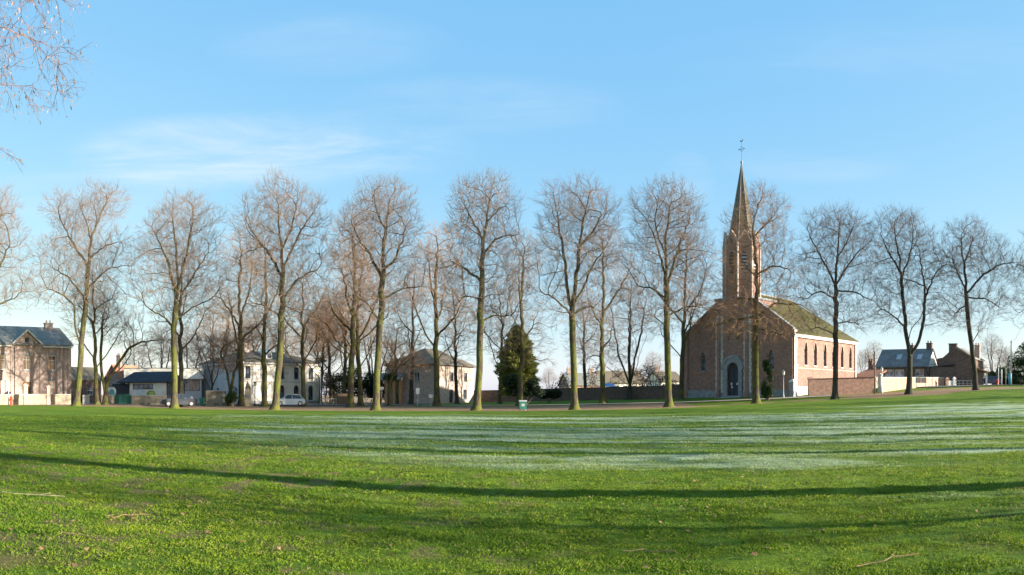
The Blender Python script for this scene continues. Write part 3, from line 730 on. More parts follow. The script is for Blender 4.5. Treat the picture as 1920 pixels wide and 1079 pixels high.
FRONT = [
 (-42, 86, 'half visible bare tree cut by the left edge of the photo', [[(-42,758),(-38,640),(-30,560),(-25,500)],[(-27,540),(0,500),(20,460)],[(-35,600),(0,570),(30,560)],[(-25,500),(-10,440),(5,390)]],
  [(5,400,35,50),(25,450,35,45),(-20,430,50,70),(-10,520,65,60),(20,550,45,45)]),
 (143, 87, 'bare linden with low left fork and two crown lobes beside the brick gabled house', [[(143,760),(149,700),(156,620),(162,550),(166,500),(172,450),(182,418),(197,385),(206,362)],[(165,500),(142,462),(120,425),(108,392)],[(149,645),(139,610),(142,575),(118,556),(88,545)],[(168,480),(200,455),(238,444)],[(160,560),(130,520),(100,500)],[(163,540),(195,510),(222,500)],[(173,450),(160,410),(150,385)]],
  [(112,400,30,38),(203,382,36,40),(160,415,32,34),(160,460,70,42),(105,480,42,45),(215,480,40,48),(105,548,52,42),(205,550,45,42),(150,520,50,45)]),
 (327, 83, 'bare mossy linden with twin stems standing behind the grey parked car', [[(327,768),(327,700),(326,620),(331,560),(338,520),(350,475),(358,435),(362,395)],[(331,560),(318,500),(300,460),(284,430)],[(329,590),(345,540),(372,500),(392,470)],[(327,610),(296,590),(270,575)],[(328,600),(362,575),(398,560)],[(334,535),(330,480),(326,430),(322,395)]],
  [(345,398,44,36),(385,425,34,42),(300,430,38,40),(275,480,28,45),(335,460,70,50),(395,500,28,50),(335,520,75,45),(285,560,40,42),(385,570,42,42)]),
 (515, 79, 'tallest bare linden leaning in front of the cream villa', [[(515,769),(521,710),(527,630),(529,560),(530,510),(528,455),(524,415),(520,375)],[(530,520),(502,470),(474,432),(456,405)],[(530,505),(556,448),(580,408),(597,388)],[(529,560),(560,520),(600,502)],[(527,600),(495,572),(468,566)],[(529,470),(550,420),(558,380)]],
  [(520,372,36,38),(560,388,36,36),(594,408,24,40),(478,400,32,42),(455,440,18,40),(528,440,75,50),(470,500,36,48),(595,480,28,55),(532,520,60,45),(500,575,42,40),(570,575,42,42)]),
 (704, 77, 'bare linden with broad double topped crown left of the pink brick house', [[(703,771),(708,690),(712,620),(716,560),(717,515),(720,460),(723,420),(730,378)],[(716,520),(696,480),(672,442),(656,405)],[(718,510),(742,478),(756,448),(762,415)],[(714,558),(750,541),(795,534)],[(713,600),(690,570),(668,560)],[(722,430),(706,400),(700,372)]],
  [(738,372,40,38),(700,378,30,36),(765,410,24,42),(660,408,26,38),(710,430,70,45),(650,460,25,40),(715,490,70,48),(765,500,30,45),(670,560,45,42),(765,555,38,34),(715,560,40,40)]),
 (893, 76.5, 'bare linden right of the pink brick house with long arching right limb', [[(893,772),(899,700),(900,620),(903,545),(903,490),(907,440),(915,398),(921,360)],[(904,452),(882,402),(868,372)],[(904,472),(930,448),(976,440)],[(902,530),(872,502),(842,484)],[(900,605),(930,590),(962,592)],[(902,560),(870,556),(848,580)],[(912,410),(935,390),(950,380)]],
  [(922,368,38,38),(870,375,30,34),(950,395,28,38),(862,430,26,40),(905,430,65,48),(955,465,36,40),(850,490,36,42),(905,510,70,48),(955,560,40,42),(862,570,36,40)]),
 (1077, 77, 'bare linden forking low into three ascending stems right of the dark conifer', [[(1078,772),(1076,700),(1073,630),(1072,582),(1080,520),(1088,460),(1096,405),(1102,370)],[(1072,585),(1065,540),(1060,490),(1048,425),(1044,390)],[(1074,575),(1096,530),(1116,488),(1142,452)],[(1071,592),(1040,562),(1014,552)],[(1074,590),(1104,572),(1130,585)],[(1088,460),(1120,420),(1130,395)]],
  [(1098,378,38,38),(1046,390,36,40),(1135,400,28,42),(1080,430,70,48),(1030,450,24,42),(1140,460,28,45),(1075,490,70,45),(1035,545,42,45),(1118,545,42,48),(1075,580,50,35)]),
 (1254, 79.5, 'bare straight linden with domed crown left of the church', [[(1254,763),(1252,690),(1250,620),(1250,560),(1249,500),(1246,450),(1252,410),(1260,370)],[(1249,520),(1232,455),(1210,412)],[(1250,562),(1225,540),(1194,536)],[(1250,532),(1270,472),(1286,425),(1297,398)],[(1251,592),(1290,575),(1332,580)],[(1251,610),(1220,590),(1190,600)],[(1248,480),(1228,430),(1232,385)]],
  [(1255,378,40,36),(1212,392,30,36),(1292,395,30,38),(1250,425,65,45),(1200,450,26,42),(1305,450,26,45),(1250,490,75,45),(1210,545,42,42),(1305,555,42,42),(1250,575,45,40)]),
 (1418, 84, 'bare reddish twigged linden in front of the church door and tower', [[(1418,757),(1417,690),(1418,610),(1420,545),(1418,480),(1413,435),(1415,405),(1424,378)],[(1419,520),(1392,490),(1372,462)],[(1415,442),(1442,412),(1466,400)],[(1419,512),(1450,496),(1484,502)],[(1419,592),(1380,600),(1338,612)],[(1419,590),(1452,570),(1502,572)],[(1418,560),(1388,560),(1362,572)],[(1419,620),(1450,625),(1480,640)]],
  [(1424,385,34,30),(1462,400,18,24),(1376,420,26,36),(1456,440,30,36),(1415,455,60,40),(1470,510,38,36),(1372,520,34,40),(1418,540,60,40),(1372,600,72,44),(1460,600,66,44),(1418,610,60,38)]),
 (1565, 88, 'dark bare linden with open crown in front of the long nave wall', [[(1565,751),(1567,690),(1567,620),(1567,560),(1568,520),(1571,475),(1574,435),(1578,402)],[(1567,532),(1545,492),(1522,452),(1510,430)],[(1568,532),(1590,496),(1612,470),(1632,455)],[(1568,548),(1608,550),(1642,566)],[(1568,605),(1598,606),(1626,622)],[(1566,562),(1536,546),(1514,560)],[(1566,628),(1532,612),(1494,626)],[(1571,480),(1595,440),(1603,412)]],
  [(1574,412,32,24),(1535,425,30,30),(1608,430,28,32),(1570,450,62,38),(1520,480,30,40),(1622,480,28,42),(1570,510,66,42),(1522,560,44,46),(1620,565,44,46),(1570,590,60,45)]),
 (1704, 93, 'bare linden forked low into two long stems in front of the slate roofed house', [[(1704,740),(1706,705),(1706,668),(1698,620),(1693,560),(1688,500),(1680,450),(1676,420)],[(1707,668),(1725,640),(1733,590),(1735,545),(1729,500),(1724,460)],[(1735,548),(1755,512),(1778,490)],[(1735,552),(1716,526),(1698,520)],[(1697,612),(1670,590),(1644,576)],[(1701,645),(1708,612),(1724,602)],[(1688,505),(1664,470),(1652,445)],[(1690,520),(1708,470),(1712,440)]],
  [(1684,418,30,22),(1652,436,22,28),(1712,425,22,28),(1745,455,30,26),(1682,470,46,42),(1748,500,40,40),(1655,520,30,45),(1700,530,50,45),(1660,585,38,42),(1752,580,38,42)]),
 (1830, 97, 'leaning bare linden near the road beside the brick gable house', [[(1829,731),(1827,690),(1820,640),(1815,590),(1812,550),(1808,500),(1803,468),(1802,440)],[(1808,492),(1820,458),(1828,430)],[(1813,548),(1840,520),(1870,502),(1892,496)],[(1814,572),(1788,588),(1770,620)],[(1824,645),(1840,614),(1860,622)],[(1812,540),(1790,500),(1780,470)],[(1812,560),(1850,560),(1880,580)]],
  [(1826,432,26,18),(1798,446,24,24),(1850,470,34,30),(1888,500,32,34),(1812,490,48,40),(1776,500,24,40),(1786,565,36,42),(1852,560,44,42),(1815,600,40,30)]),
 (1992, 98, 'bare tree off the right edge with branches reaching into view above the road', [[(1992,722),(1988,650),(1980,590),(1976,540),(1970,490),(1965,450)],[(1980,590),(1942,560),(1902,600)],[(1976,545),(1930,502),(1890,490)],[(1976,545),(2010,500),(2030,470)],[(1980,570),(1940,580),(1900,640)]],
  [(1925,510,36,36),(1965,460,48,46),(1925,570,44,45),(1985,530,60,70),(2030,500,40,60)]),
]
for i, (px, d, lab, lines, lobes) in enumerate(FRONT):
    dark = i >= 8
    px_tree('linden_tree', lab, px, d, lines, lobes, M['bark_red'] if i in (8,) else M['bark_grey'] if i >= 9 else M['bark'], 100 + i, group=G1,
            n_attr=3500 if 0 < i < 12 else 2200, step=.36, kill=.46, twigs=2, twig_len=.80, twig_r=.008, shell=.36, r_base=.33 if i not in (9, 11) else .30, bole=8.0 if i not in (6, 10) else 4.4, epi=2 if i == 8 else 1 if 1 <= i <= 5 else 0)

# second row: five grown kinds, copied
def generic(seed, Ht, hw, bole, mat, nfork=4, multi=False, n_attr=1550, kill=.5, step=.4, twigs=2, twig_r=.008, **kw):
    rg = random.Random(seed)
    lean = rg.uniform(-.5, .5)
    top = (lean * 1.5, rg.uniform(-.5, .5), Ht * .9)
    ls = [[(0, 0, 0), (lean * .4, 0, bole * .5), (lean * .8, .1, bole), (lean + rg.uniform(-.4, .4), .2, Ht * .6), top]]
    for k in range(nfork):
        a = k * 2.4 + rg.uniform(-.4, .4); z = bole * (.9 + .25 * k); r1 = hw * rg.uniform(.3, .45); r2 = hw * rg.uniform(.6, .85)
        ls.append([(lean * .8, 0, z), (math.cos(a) * r1, math.sin(a) * r1, z + Ht * .09), (math.cos(a) * r2, math.sin(a) * r2, z + Ht * rg.uniform(.14, .3))])
    if multi:
        for k in range(3):
            a = k * 2.1 + .4; ls.append([(0, 0, 1.2), (math.cos(a) * .9, math.sin(a) * .9, Ht * .3), (math.cos(a) * 1.8, math.sin(a) * 1.8, Ht * .55), (math.cos(a) * 2.6, math.sin(a) * 2.6, Ht * .8)])
    lb = [(lean, 0, Ht * .8, hw * .6, hw * .6, Ht * .2)]
    for k in range(6):
        a = k * 1.05 + rg.uniform(-.3, .3); z = Ht * rg.uniform(.33, .70)
        lb.append((math.cos(a) * hw * .5, math.sin(a) * hw * .5, z, hw * .5, hw * .5, Ht * .14))
    root = thing('bare_tree', 'bare tree', 'tree')
    put_tree(root, tree_meshes(tree_data(seed, ls, lb, n_attr=n_attr, kill=kill, step=step, twigs=twigs, twig_r=twig_r, **kw), bole * .95, mat)); return root
# (kind, px, d, top_py, label)
KINDS = [dict(seed=1, Ht=21, hw=4.8, bole=6.5, r_base=.30), dict(seed=2, Ht=21, hw=4.2, bole=7.5, r_base=.27, nfork=5), dict(seed=3, Ht=20, hw=5.4, bole=5.5, r_base=.30, nfork=5, epi=2),
         dict(seed=4, Ht=15, hw=4.4, bole=4.5, r_base=.2, nfork=6, epi=3), dict(seed=6, Ht=15, hw=4.6, bole=1.5, r_base=.24, multi=True)]
protos = [None] * 5; used = [False] * 5
mats5 = ['bark', 'bark_grey', 'bark_red', 'bark_red', 'bark_grey']
G2 = 'bare trees in the second row behind the front lindens'
def place(kind, px, d, top, label, rot=0, group=G2, wide=1.0, xy=None, scale=None, lean=0):
    if protos[kind] is None:
        protos[kind] = generic(mat=M[mats5[kind]], **KINDS[kind]); o = protos[kind]
    elif not used[kind]: o = protos[kind]
    else: o = copy_tree(protos[kind])
    used[kind] = True
    x, y = xy if xy else at(px, d); z = Hf(x, y) - .1
    s = scale if scale else (zat(top, d) - z) / (KINDS[kind]['Ht'] * 1.0)
    o.location = (x, y, z); o.rotation_euler = (0, lean, rot); o.scale = (s * wide, s * wide, s)
    o['label'] = label; o['group'] = group; return o
SECOND = [
 (3, 182, 95, 490, 'thin bare tree just right of the low forked linden', 0.4, 1.0, 0),
 (1, 337, 92, 440, 'bare mossy tree close behind the twin stemmed linden at the grey car', 1.0, 1.0, 0),
 (2, 452, 97, 430, 'reddish bare tree at the left corner of the cream villa', 2.0, .95, 0),
 (0, 497, 96, 425, 'bare tree before the villa between the lamp post and the tallest linden', 0.2, .9, 0.02),
 (3, 569, 97, 500, 'small reddish bare tree before the right bays of the villa', 3.1, 1.1, 0.05),
 (2, 657, 92, 390, 'dense brown bare tree in front of the dark evergreens', 4.1, .95, 0),
 (3, 676, 97, 480, 'thin dark bare tree right beside the dense brown one', 1.4, 1.1, 0),
 (1, 771, 106, 490, 'slim bare tree left of the white street sign', 5.0, 1.0, 0),
 (2, 819, 96, 415, 'bare tree at the corner of the pink brick house', 0.9, .95, 0.03),
 (1, 857, 110, 520, 'slender bare tree before the lit wall of the pink house', 2.7, 1.0, 0),
 (3, 937, 108, 520, 'bare tree at the left side of the dark conifer', 4.4, .9, 0),
 (0, 974, 95, 430, 'bare tree directly behind the green litter bin', 3.6, .95, 0),
 (1, 1098, 116, 540, 'small dark bare tree before the far brick house', 1.9, 1.1, 0),
 (0, 1131, 97, 415, 'bare tree right of the three stemmed linden', 5.3, .95, 0),
 (4, 1178, 110, 510, 'multi stemmed bare tree growing from the cemetery wall', 0.0, 1.0, 0),
 (2, 1276, 103, 430, 'dark bare tree against the left corner of the church', 2.4, .85, -0.03),
]
for k, px, d, top, lab, rot, wide, lean in SECOND: place(k, px, d, top, lab, rot, wide=wide, lean=lean)
# trees of the same row right of the view: their shadows cross the green
for j, (tt, aa, k) in enumerate(((12.0, 16.0, 0), (20.6, 23, 0), (28.5, 34, 2), (36.5, 30, 1), (45, 40, 0), (53, 46, 2), (62, 48, 1), (70, 62, 0), (32.5, 42, 2), (24.4, 35, 1), (40.5, 52, 1))):
    lab_ = ('tree whose thin shadow crosses nearest the camera', 'bare tree casting the second long shadow', 'bare tree casting the third shadow band', 'bare tree casting the fourth shadow band', 'bare tree casting the shadow over the wide frost patch', 'bare tree casting the shadow past the wide frost patch', 'bare tree casting the shadow along the litter edge', 'farthest bare tree beyond the right edge', 'wide bare tree behind the third shadow tree', 'slim bare tree between the second and third shadow trees', 'slim bare tree behind the fourth shadow tree')[j]
    p = PD * tt + UD * aa
    place(k, 0, 0, 0, lab_, j * 1.3, group='bare trees beyond the right edge', xy=(float(p[0]), float(p[1])), scale=1.4 if j == 0 else 1.12)
p = PD * 9.0 + UD * 15.5  # unseen small tree, added so its crown casts a soft shadow band
place(3, 0, 0, 0, 'unseen young bare tree added for its soft shadow near the camera', .3, group='bare trees beyond the right edge', xy=(float(p[0]), float(p[1])), scale=.5)
# far background trees
G3 = 'bare trees far behind the houses'
FAR = [(3, 592, 131, 590, 'reddish twiggy tree at the back corner of the villa', 2.9), (3, 540, 140, 600, 'reddish tree top above the villa roof', .3), (3, 470, 138, 590, 'reddish tree top above the villa chimney', 4.4), (3, 745, 112, 600, 'brown twiggy tree before the shaded side of the pink house', 1.1), (4, 300, 140, 610, 'low bare tree above the shed roof ridge', .8), (4, 395, 135, 575, 'pale bare tree behind the shaded side wall of the villa', .5), (4, 352, 142, 610, 'pale bare tree above the long white fascia', 1.7), (3, 425, 128, 560, 'slim pale bare tree left of the villa roof', 2.2),
       (4, 255, 150, 640, 'low bare tree behind the dark roofed shed', 3.0), (3, 622, 120, 560, 'brown bare tree behind the railing right of the villa', .9), (3, 645, 118, 540, 'brown bare tree above the dark evergreens', 5.0),
       (3, 600, 116, 575, 'bare tree at the right end of the villa', 4.0), (4, 700, 125, 590, 'bare tree between villa and pink house', 2.0),
       (4, 1225, 135, 660, 'low bare tree behind the dark cemetery wall', 1.0), (4, 1030, 150, 690, 'small bare tree right of the conifer', 3.3),
       (4, 1640, 160, 640, 'bare trees tops behind the red tiled roof', 2.8), (4, 1862, 150, 625, 'dense bare tree behind the brick gable house', 1.2), (4, 1885, 170, 650, 'bare tree beside the tall dark pole', 4.0),
       (4, 1620, 170, 655, 'grey bare tree behind the far end of the church', 5.1)]
for k, px, d, top, lab, rot in FAR: place(k, px, d, top, lab, rot, group=G3, wide=1.15)

# near tree whose outer twigs hang into the upper left corner
def near_tree():
    d = 14.0; px = -330
    lab = 'overhanging bare branch tips with dry pinkish bracts in the top left corner'
    bx, by = at(px, 17); bz = Hf(bx, by) - .1; th = (px - 960) / F
    root = thing('overhanging_tree', lab, 'tree', (bx, by, bz), 0)
    def W(px_, py_, d_):
        x, y = at(px_, d_); return (x - bx, y - by, zat(py_, d_) - bz)
    lines = [[(0, 0, 0), (0, 0, 3), (.1, 0, 6), (.2, .1, 9), (.3, 0, 12)],
             [(.1, 0, 5), W(-200, 230, 15.5), W(-90, 200, 14.5), W(0, 150, 14), W(60, 160, 13.5)],
             [(.1, 0, 6), W(-200, 120, 15), W(-100, 60, 14), W(0, 50, 14), W(80, 75, 13.6), W(140, 100, 13.4)],
             [(.1, 0, 7), W(-150, 0, 15), W(-40, -40, 14), W(60, -30, 14), W(110, 0, 13.5)],
             [(.1, 0, 4), W(-220, 330, 15.5), W(-110, 290, 14.5), W(-40, 265, 14), W(0, 275, 13.8)]]
    lb = []
    for (cx, cy, rx, ry) in ((20, 60, 85, 60), (80, 95, 70, 45), (50, 140, 75, 50), (20, 180, 60, 30), (10, 20, 80, 50), (-60, 110, 90, 90), (60, -20, 70, 35), (-50, -60, 120, 80), (-15, 265, 32, 28), (-110, 250, 70, 60)):
        x, y, z = W(cx, cy, 14); lb.append((x, y, z, rx / 100, 1.1, ry / 100))
    lb.append((0, 0, 12, 3, 3, 3)); lb.append((-2, -2, 9, 2.5, 2.5, 2.5))
    M['bark_warm'] = bark_mat('warm_twig_bark', (.36, .21, .165), (.12, .08, .06), (.1, .09, .03), moss_amt=.1)
    data = tree_data(77, lines, lb, n_attr=9000, r_base=.20, tip_r=.005, twigs=2, twig_len=.30, twig_r=.003, thin=1.5, step=.15, kill=.21, infl=1.4, droop=.35, trop=(0, 0, -.05))
    parts = tree_meshes(data, 5.0, M['bark_warm']); put_tree(root, parts)
    P, par, rad, n0 = data
    rg = np.random.default_rng(3)
    tips = P[n0:]; tips = tips[rg.random(len(tips)) < .2]; n = len(tips)
    L = .04 + rg.random(n) * .07; a = rg.random(n) * 6.28; w = .007 + rg.random(n) * .012
    dx = np.stack([np.cos(a) * .45, np.sin(a) * .45, -np.ones(n)], -1) * L[:, None]; sd_ = np.stack([-np.sin(a), np.cos(a), np.zeros(n)], -1) * w[:, None]
    V = np.stack([tips, tips + dx * .5 + sd_, tips + dx, tips + dx * .5 - sd_], 1)
    i4 = np.arange(n)[:, None] * 4
    np_mesh('bracts', V.reshape(-1, 3), tris=np.concatenate([i4 + [0, 1, 2], i4 + [0, 2, 3]], 0), mat=M['bract'], parent=root)
near_tree()

# leafy things: many small leaf faces through a volume
def leaf_cloud(lobes, n, size, seed, droop=0.0, shell=.5):
    rg = np.random.default_rng(seed); L = np.array(lobes, float); vol = (L[:, 3] * L[:, 4] * L[:, 5])
    ch = rg.choice(len(L), n, p=vol / vol.sum()); d = rg.normal(size=(n, 3)); d /= np.linalg.norm(d, axis=1)[:, None]
    rr = rg.random(n) ** shell; C_ = L[ch, :3] + d * rr[:, None] * L[ch, 3:]
    lump = fbm(C_[:, 0] * 1.3 + C_[:, 1], C_[:, 2] * 1.3, 3); k = lump > .40; C_ = C_[k]; n = len(C_)
    a = rg.normal(size=(n, 3)); a[:, 2] -= droop; a /= np.linalg.norm(a, axis=1)[:, None]; b_ = np.cross(a, rg.normal(size=(n, 3))); b_ /= np.linalg.norm(b_, axis=1)[:, None]
    s = size * (.6 + rg.random(n) * .8)
    V = np.stack([C_ - a * s[:, None], C_ + b_ * s[:, None] * .45, C_ + a * s[:, None], C_ - b_ * s[:, None] * .45], 1)
    i4 = np.arange(n)[:, None] * 4
    return V.reshape(-1, 3), np.concatenate([i4 + [0, 1, 2], i4 + [0, 2, 3]], 0)
def shrub(name, label, px, d, lobes_px, mat, n, size, seed, cat='shrub', group=None, stem_h=.6, droop=0):
    bx, by = at(px, d); bz = Hf(bx, by) - .05; s = d / F; th = (px - 960) / F; rg = random.Random(seed)
    root = thing(name, label, cat, (bx, by, bz), -th, group); lb = []
    for cx, cy, rx, ry in lobes_px: lb.append(((cx - px) * s, rg.uniform(-.5, .5), zat(cy, d) - bz, rx * s, max(rx * s * .8, .5), ry * s))
    V, T_ = leaf_cloud(lb, n, size, seed, droop); V[:, 2] = np.maximum(V[:, 2], .02)
    np_mesh('foliage', V, tris=T_, mat=mat, parent=root)
    mb = MB()
    for k in range(7):
        c_ = rg.choice(lb); mb.tube((rg.uniform(-.2, .2), rg.uniform(-.2, .2), 0), (c_[0], c_[1], c_[2]), .05, .015, 6)
    mb.build('stem', M['bark_grey'], root); return root
# the conifer
def conifer():
    px, d = 970, 101; bx, by = at(px, d); bz = Hf(bx, by) - .05; s = d / F
    root = thing('conifer_tree', 'broad green conifer with dark base behind the green litter bin', 'tree', (bx, by, bz), 0)
    rg = np.random.default_rng(8); Ht = zat(612, d) - bz
    n = 17000; u = rg.random(n) ** .75; z = 1.2 + (Ht - 1.2) * u
    prof = np.interp(u, [0, .12, .3, .5, .7, .88, 1], [1.7, 2.3, 2.55, 2.3, 1.75, 1.0, .1])
    a = rg.random(n) * 2 * math.pi; lob = 1 + .16 * np.sin(a * 5 + u * 9) + .12 * np.sin(a * 3 - u * 23) + .10 * np.sin(u * 60 + a * 2)
    r = prof * lob * (rg.random(n) ** .35)
    C_ = np.stack([r * np.cos(a), r * np.sin(a), z], -1)
    dirv = np.stack([np.cos(a), np.sin(a), .35 + rg.normal(0, .35, n)], -1) + rg.normal(0, .3, (n, 3)); dirv /= np.linalg.norm(dirv, axis=1)[:, None]
    sdv = np.cross(dirv, rg.normal(size=(n, 3))); sdv /= np.linalg.norm(sdv, axis=1)[:, None]
    L = .16 + rg.random(n) * .22
    V = np.stack([C_ - dirv * L[:, None], C_ + sdv * L[:, None] * .28, C_ + dirv * L[:, None] * 1.3, C_ - sdv * L[:, None] * .28], 1)
    i4 = np.arange(n)[:, None] * 4
    np_mesh('crown', V.reshape(-1, 3), tris=np.concatenate([i4 + [0, 1, 2], i4 + [0, 2, 3]], 0), mat=M['conifer'], parent=root)
    MB().tube((0, 0, 0), (0, 0, Ht * .9), .22, .04, 10).build('trunk', M['bark_grey'], root, True)
conifer()
GS = 'shrubs along the far walls'
for a in (
 ('evergreen_shrub', 'large dark evergreen mass behind the railing right of the cream villa', 640, 121, [(625,725,26,26),(655,715,28,34),(680,725,22,28)], M['laurel'], 15000, .14, 1),
 ('evergreen_shrub', 'dark evergreen shrub behind the double wooden post left of the pink house', 712, 122, [(700,722,20,28),(722,730,16,22)], M['laurel'], 8000, .14, 2),
 ('evergreen_shrub', 'dark low shrub hiding the foot of the conifer', 985, 97.5, [(965,722,24,22),(995,727,18,18),(1010,735,14,12)], M['laurel'], 9000, .12, 3),
 ('evergreen_shrub', 'low dark bush at the cemetery wall right of the conifer', 1030, 110, [(1020,740,14,9),(1040,738,14,11)], M['laurel'], 4500, .12, 4),
 ('hedge_bush', 'conical green ivy bush beside the church portal', 1440, 90, [(1438,730,12,20),(1440,705,9,22),(1437,680,8,20)], M['ivy'], 6500, .10, 5),
 ('hedge_bush', 'ivy clump at the leaning stems left of the villa', 437, 96, [(437,740,10,16),(430,750,9,12)], M['ivy'], 3500, .10, 6),
 ('hedge_bush', 'big russet green tree like bush at the right edge behind the blue pole', 1915, 135, [(1912,690,26,34),(1930,665,26,26),(1900,715,22,20),(1945,700,26,30)], M['ivy'], 15000, .17, 7),
 ('hedge_bush', 'small round green bush beside the road left of the tall poles', 1868, 140, [(1862,708,16,12),(1880,700,14,14)], M['ivy'], 6000, .15, 8),
 ('evergreen_shrub', 'dark hedge strip behind the road poles', 1890, 132, [(1875,716,20,9),(1905,716,22,9)], M['laurel'], 7000, .15, 9),
 ('leafy_shrub', 'small ivy mass around the leaning scrub before the pink house', 731, 99, [(728,712,11,10),(737,705,9,8)], M['ivy'], 3000, .10, 10),
 ('leafy_shrub', 'brown seeded shrub behind the cemetery wall between trees', 1105, 124, [(1108,712,16,20),(1118,690,12,12)], M['seedhead'], 900, .14, 11),
 ('leafy_shrub', 'brown seeded shrub left of the straight domed linden', 1228, 120, [(1215,700,18,22),(1236,715,18,18),(1205,722,14,14)], M['seedhead'], 1600, .14, 12),
 ('leafy_shrub', 'pale brown shrub near the church left corner', 1268, 122, [(1262,725,16,14)], M['seedhead'], 900, .12, 13),
 ('leafy_shrub', 'tangled brown brush right of the conifer before the sky gap', 1045, 118, [(1045,725,16,18),(1060,715,12,22)], M['seedhead'], 900, .12, 15),
 ('leafy_shrub', 'tall brown seeded brush left of the multi stemmed tree', 1160, 128, [(1160,705,14,24),(1150,722,12,14)], M['seedhead'], 1000, .13, 16),
 ('leafy_shrub', 'brown brush showing over the wall right of the multi stemmed tree', 1195, 126, [(1192,708,16,24)], M['seedhead'], 1100, .13, 17),
 ('leafy_shrub', 'russet leafy thicket behind the left end of the villa railing', 612, 118, [(612,700,16,38),(600,680,14,24)], M['seedhead'], 2200, .12, 18),
 ('leafy_shrub', 'low brown brush left of the grey shed gate', 205, 112, [(205,742,12,8)], M['seedhead'], 900, .12, 14)):
    shrub(*a, group=GS)
# leaning scrub
px_tree('leaning_tree', 'small leaning tree with golden twigs left of the pink brick house', 731, 98, [[(731,758),(727,730),(735,700),(748,675),(765,655)],[(730,712),(745,690),(775,672)],[(728,725),(720,700),(735,670)]],
        [(750,660,22,20),(770,680,28,26),(740,690,22,20),(785,700,16,24),(730,650,12,14)], M['bark_red'], 301, n_attr=500, r_base=.2, bole=2.5, epi=1, group=G2)
px_tree('leaning_tree', 'leaning bare tree arching right from beside the low forked linden', 197, 97, [[(195,758),(200,715),(222,680),(245,652),(270,640),(305,638)],[(205,705),(230,690),(248,660)],[(198,740),(190,690),(188,640),(195,590)]],
        [(270,640,38,22),(310,650,22,26),(240,610,30,34),(195,590,26,36)], M['bark'], 302, n_attr=700, r_base=.28, bole=3.0, group=G2)
px_tree('leaning_tree', 'leaning dark stems left of the reddish tree at the villa corner', 430, 97, [[(428,762),(434,720),(445,680),(452,650)],[(431,740),(424,700),(415,660)]],
        [(420,650,26,30),(455,640,26,30),(400,680,20,22),(440,690,30,24)], M['bark_red'], 303, n_attr=600, r_base=.24, bole=3.5, group=G2)
px_tree('bush_tree', 'multi stemmed dark bush before the shaded side wall of the villa', 396, 105, [[(396,744),(398,720),(392,690),(380,660)],[(397,730),(410,695),(425,665)],[(397,735),(385,710),(368,690)],[(397,725),(400,680),(402,640)]],
        [(395,660,40,40),(370,690,20,24),(425,680,24,30)], M['bark_grey'], 304, n_attr=900, r_base=.16, bole=.5, group=G2, kill=.6)

# ------------------------------------------------------------------ buildings
def rowM(W, face, D=0):
    """maps (u, depth, z) on a wall face to local building coordinates"""
    if face == 'front': return Matrix(((1, 0, 0, 0), (0, 1, 0, 0), (0, 0, 1, 0), (0, 0, 0, 1)))
    if face == 'right': return Matrix(((0, -1, 0, W), (1, 0, 0, 0), (0, 0, 1, 0), (0, 0, 0, 1)))
    if face == 'left': return Matrix(((0, 1, 0, 0), (-1, 0, 0, D), (0, 0, 1, 0), (0, 0, 0, 1)))
    if face == 'back': return Matrix(((-1, 0, 0, W), (0, -1, 0, D), (0, 0, 1, 0), (0, 0, 0, 1)))
def arch_pts(u0, u1, z, h, n=10, pointed=False):
    c = (u0 + u1) / 2; w = (u1 - u0) / 2; out = []
    for i in range(n + 1):
        if pointed:
            t_ = i / n; x = -1 + 2 * t_; zz = h * (1 - abs(x) ** 1.8) ** .75
        else:
            a = math.pi * (1 - i / n); x = math.cos(a); zz = h * math.sin(a)
        out.append((c + w * x, z + zz))
    return out
def wall_face(mb, Mx, W, z0, z1, holes, th=.35):
    us = sorted({0.0, W, *[h[0] for h in holes], *[h[1] for h in holes]}); zs = sorted({z0, z1, *[h[2] for h in holes], *[h[3] for h in holes]})
    for a, b_ in zip(us, us[1:]):
        run = None
        for c_, d_ in zip(zs, zs[1:]):
            cu, cz = (a + b_) / 2, (c_ + d_) / 2
            if any(h[0] < cu < h[1] and h[2] < cz < h[3] for h in holes): continue
            mb.box(a, b_, 0, th, c_, d_, Mx)
    for h in holes:
        if len(h) > 4 and h[4] > 0:
            pts = arch_pts(h[0], h[1], h[3] - h[4], h[4], 10, len(h) > 5 and h[5])
            k = len(pts) // 2
            mb.prism([(h[0], h[3])] + pts[:k + 1][::1], .003, th - .003, Mx); mb.prism([(h[1], h[3])] + pts[k:][::1], .003, th - .003, Mx)
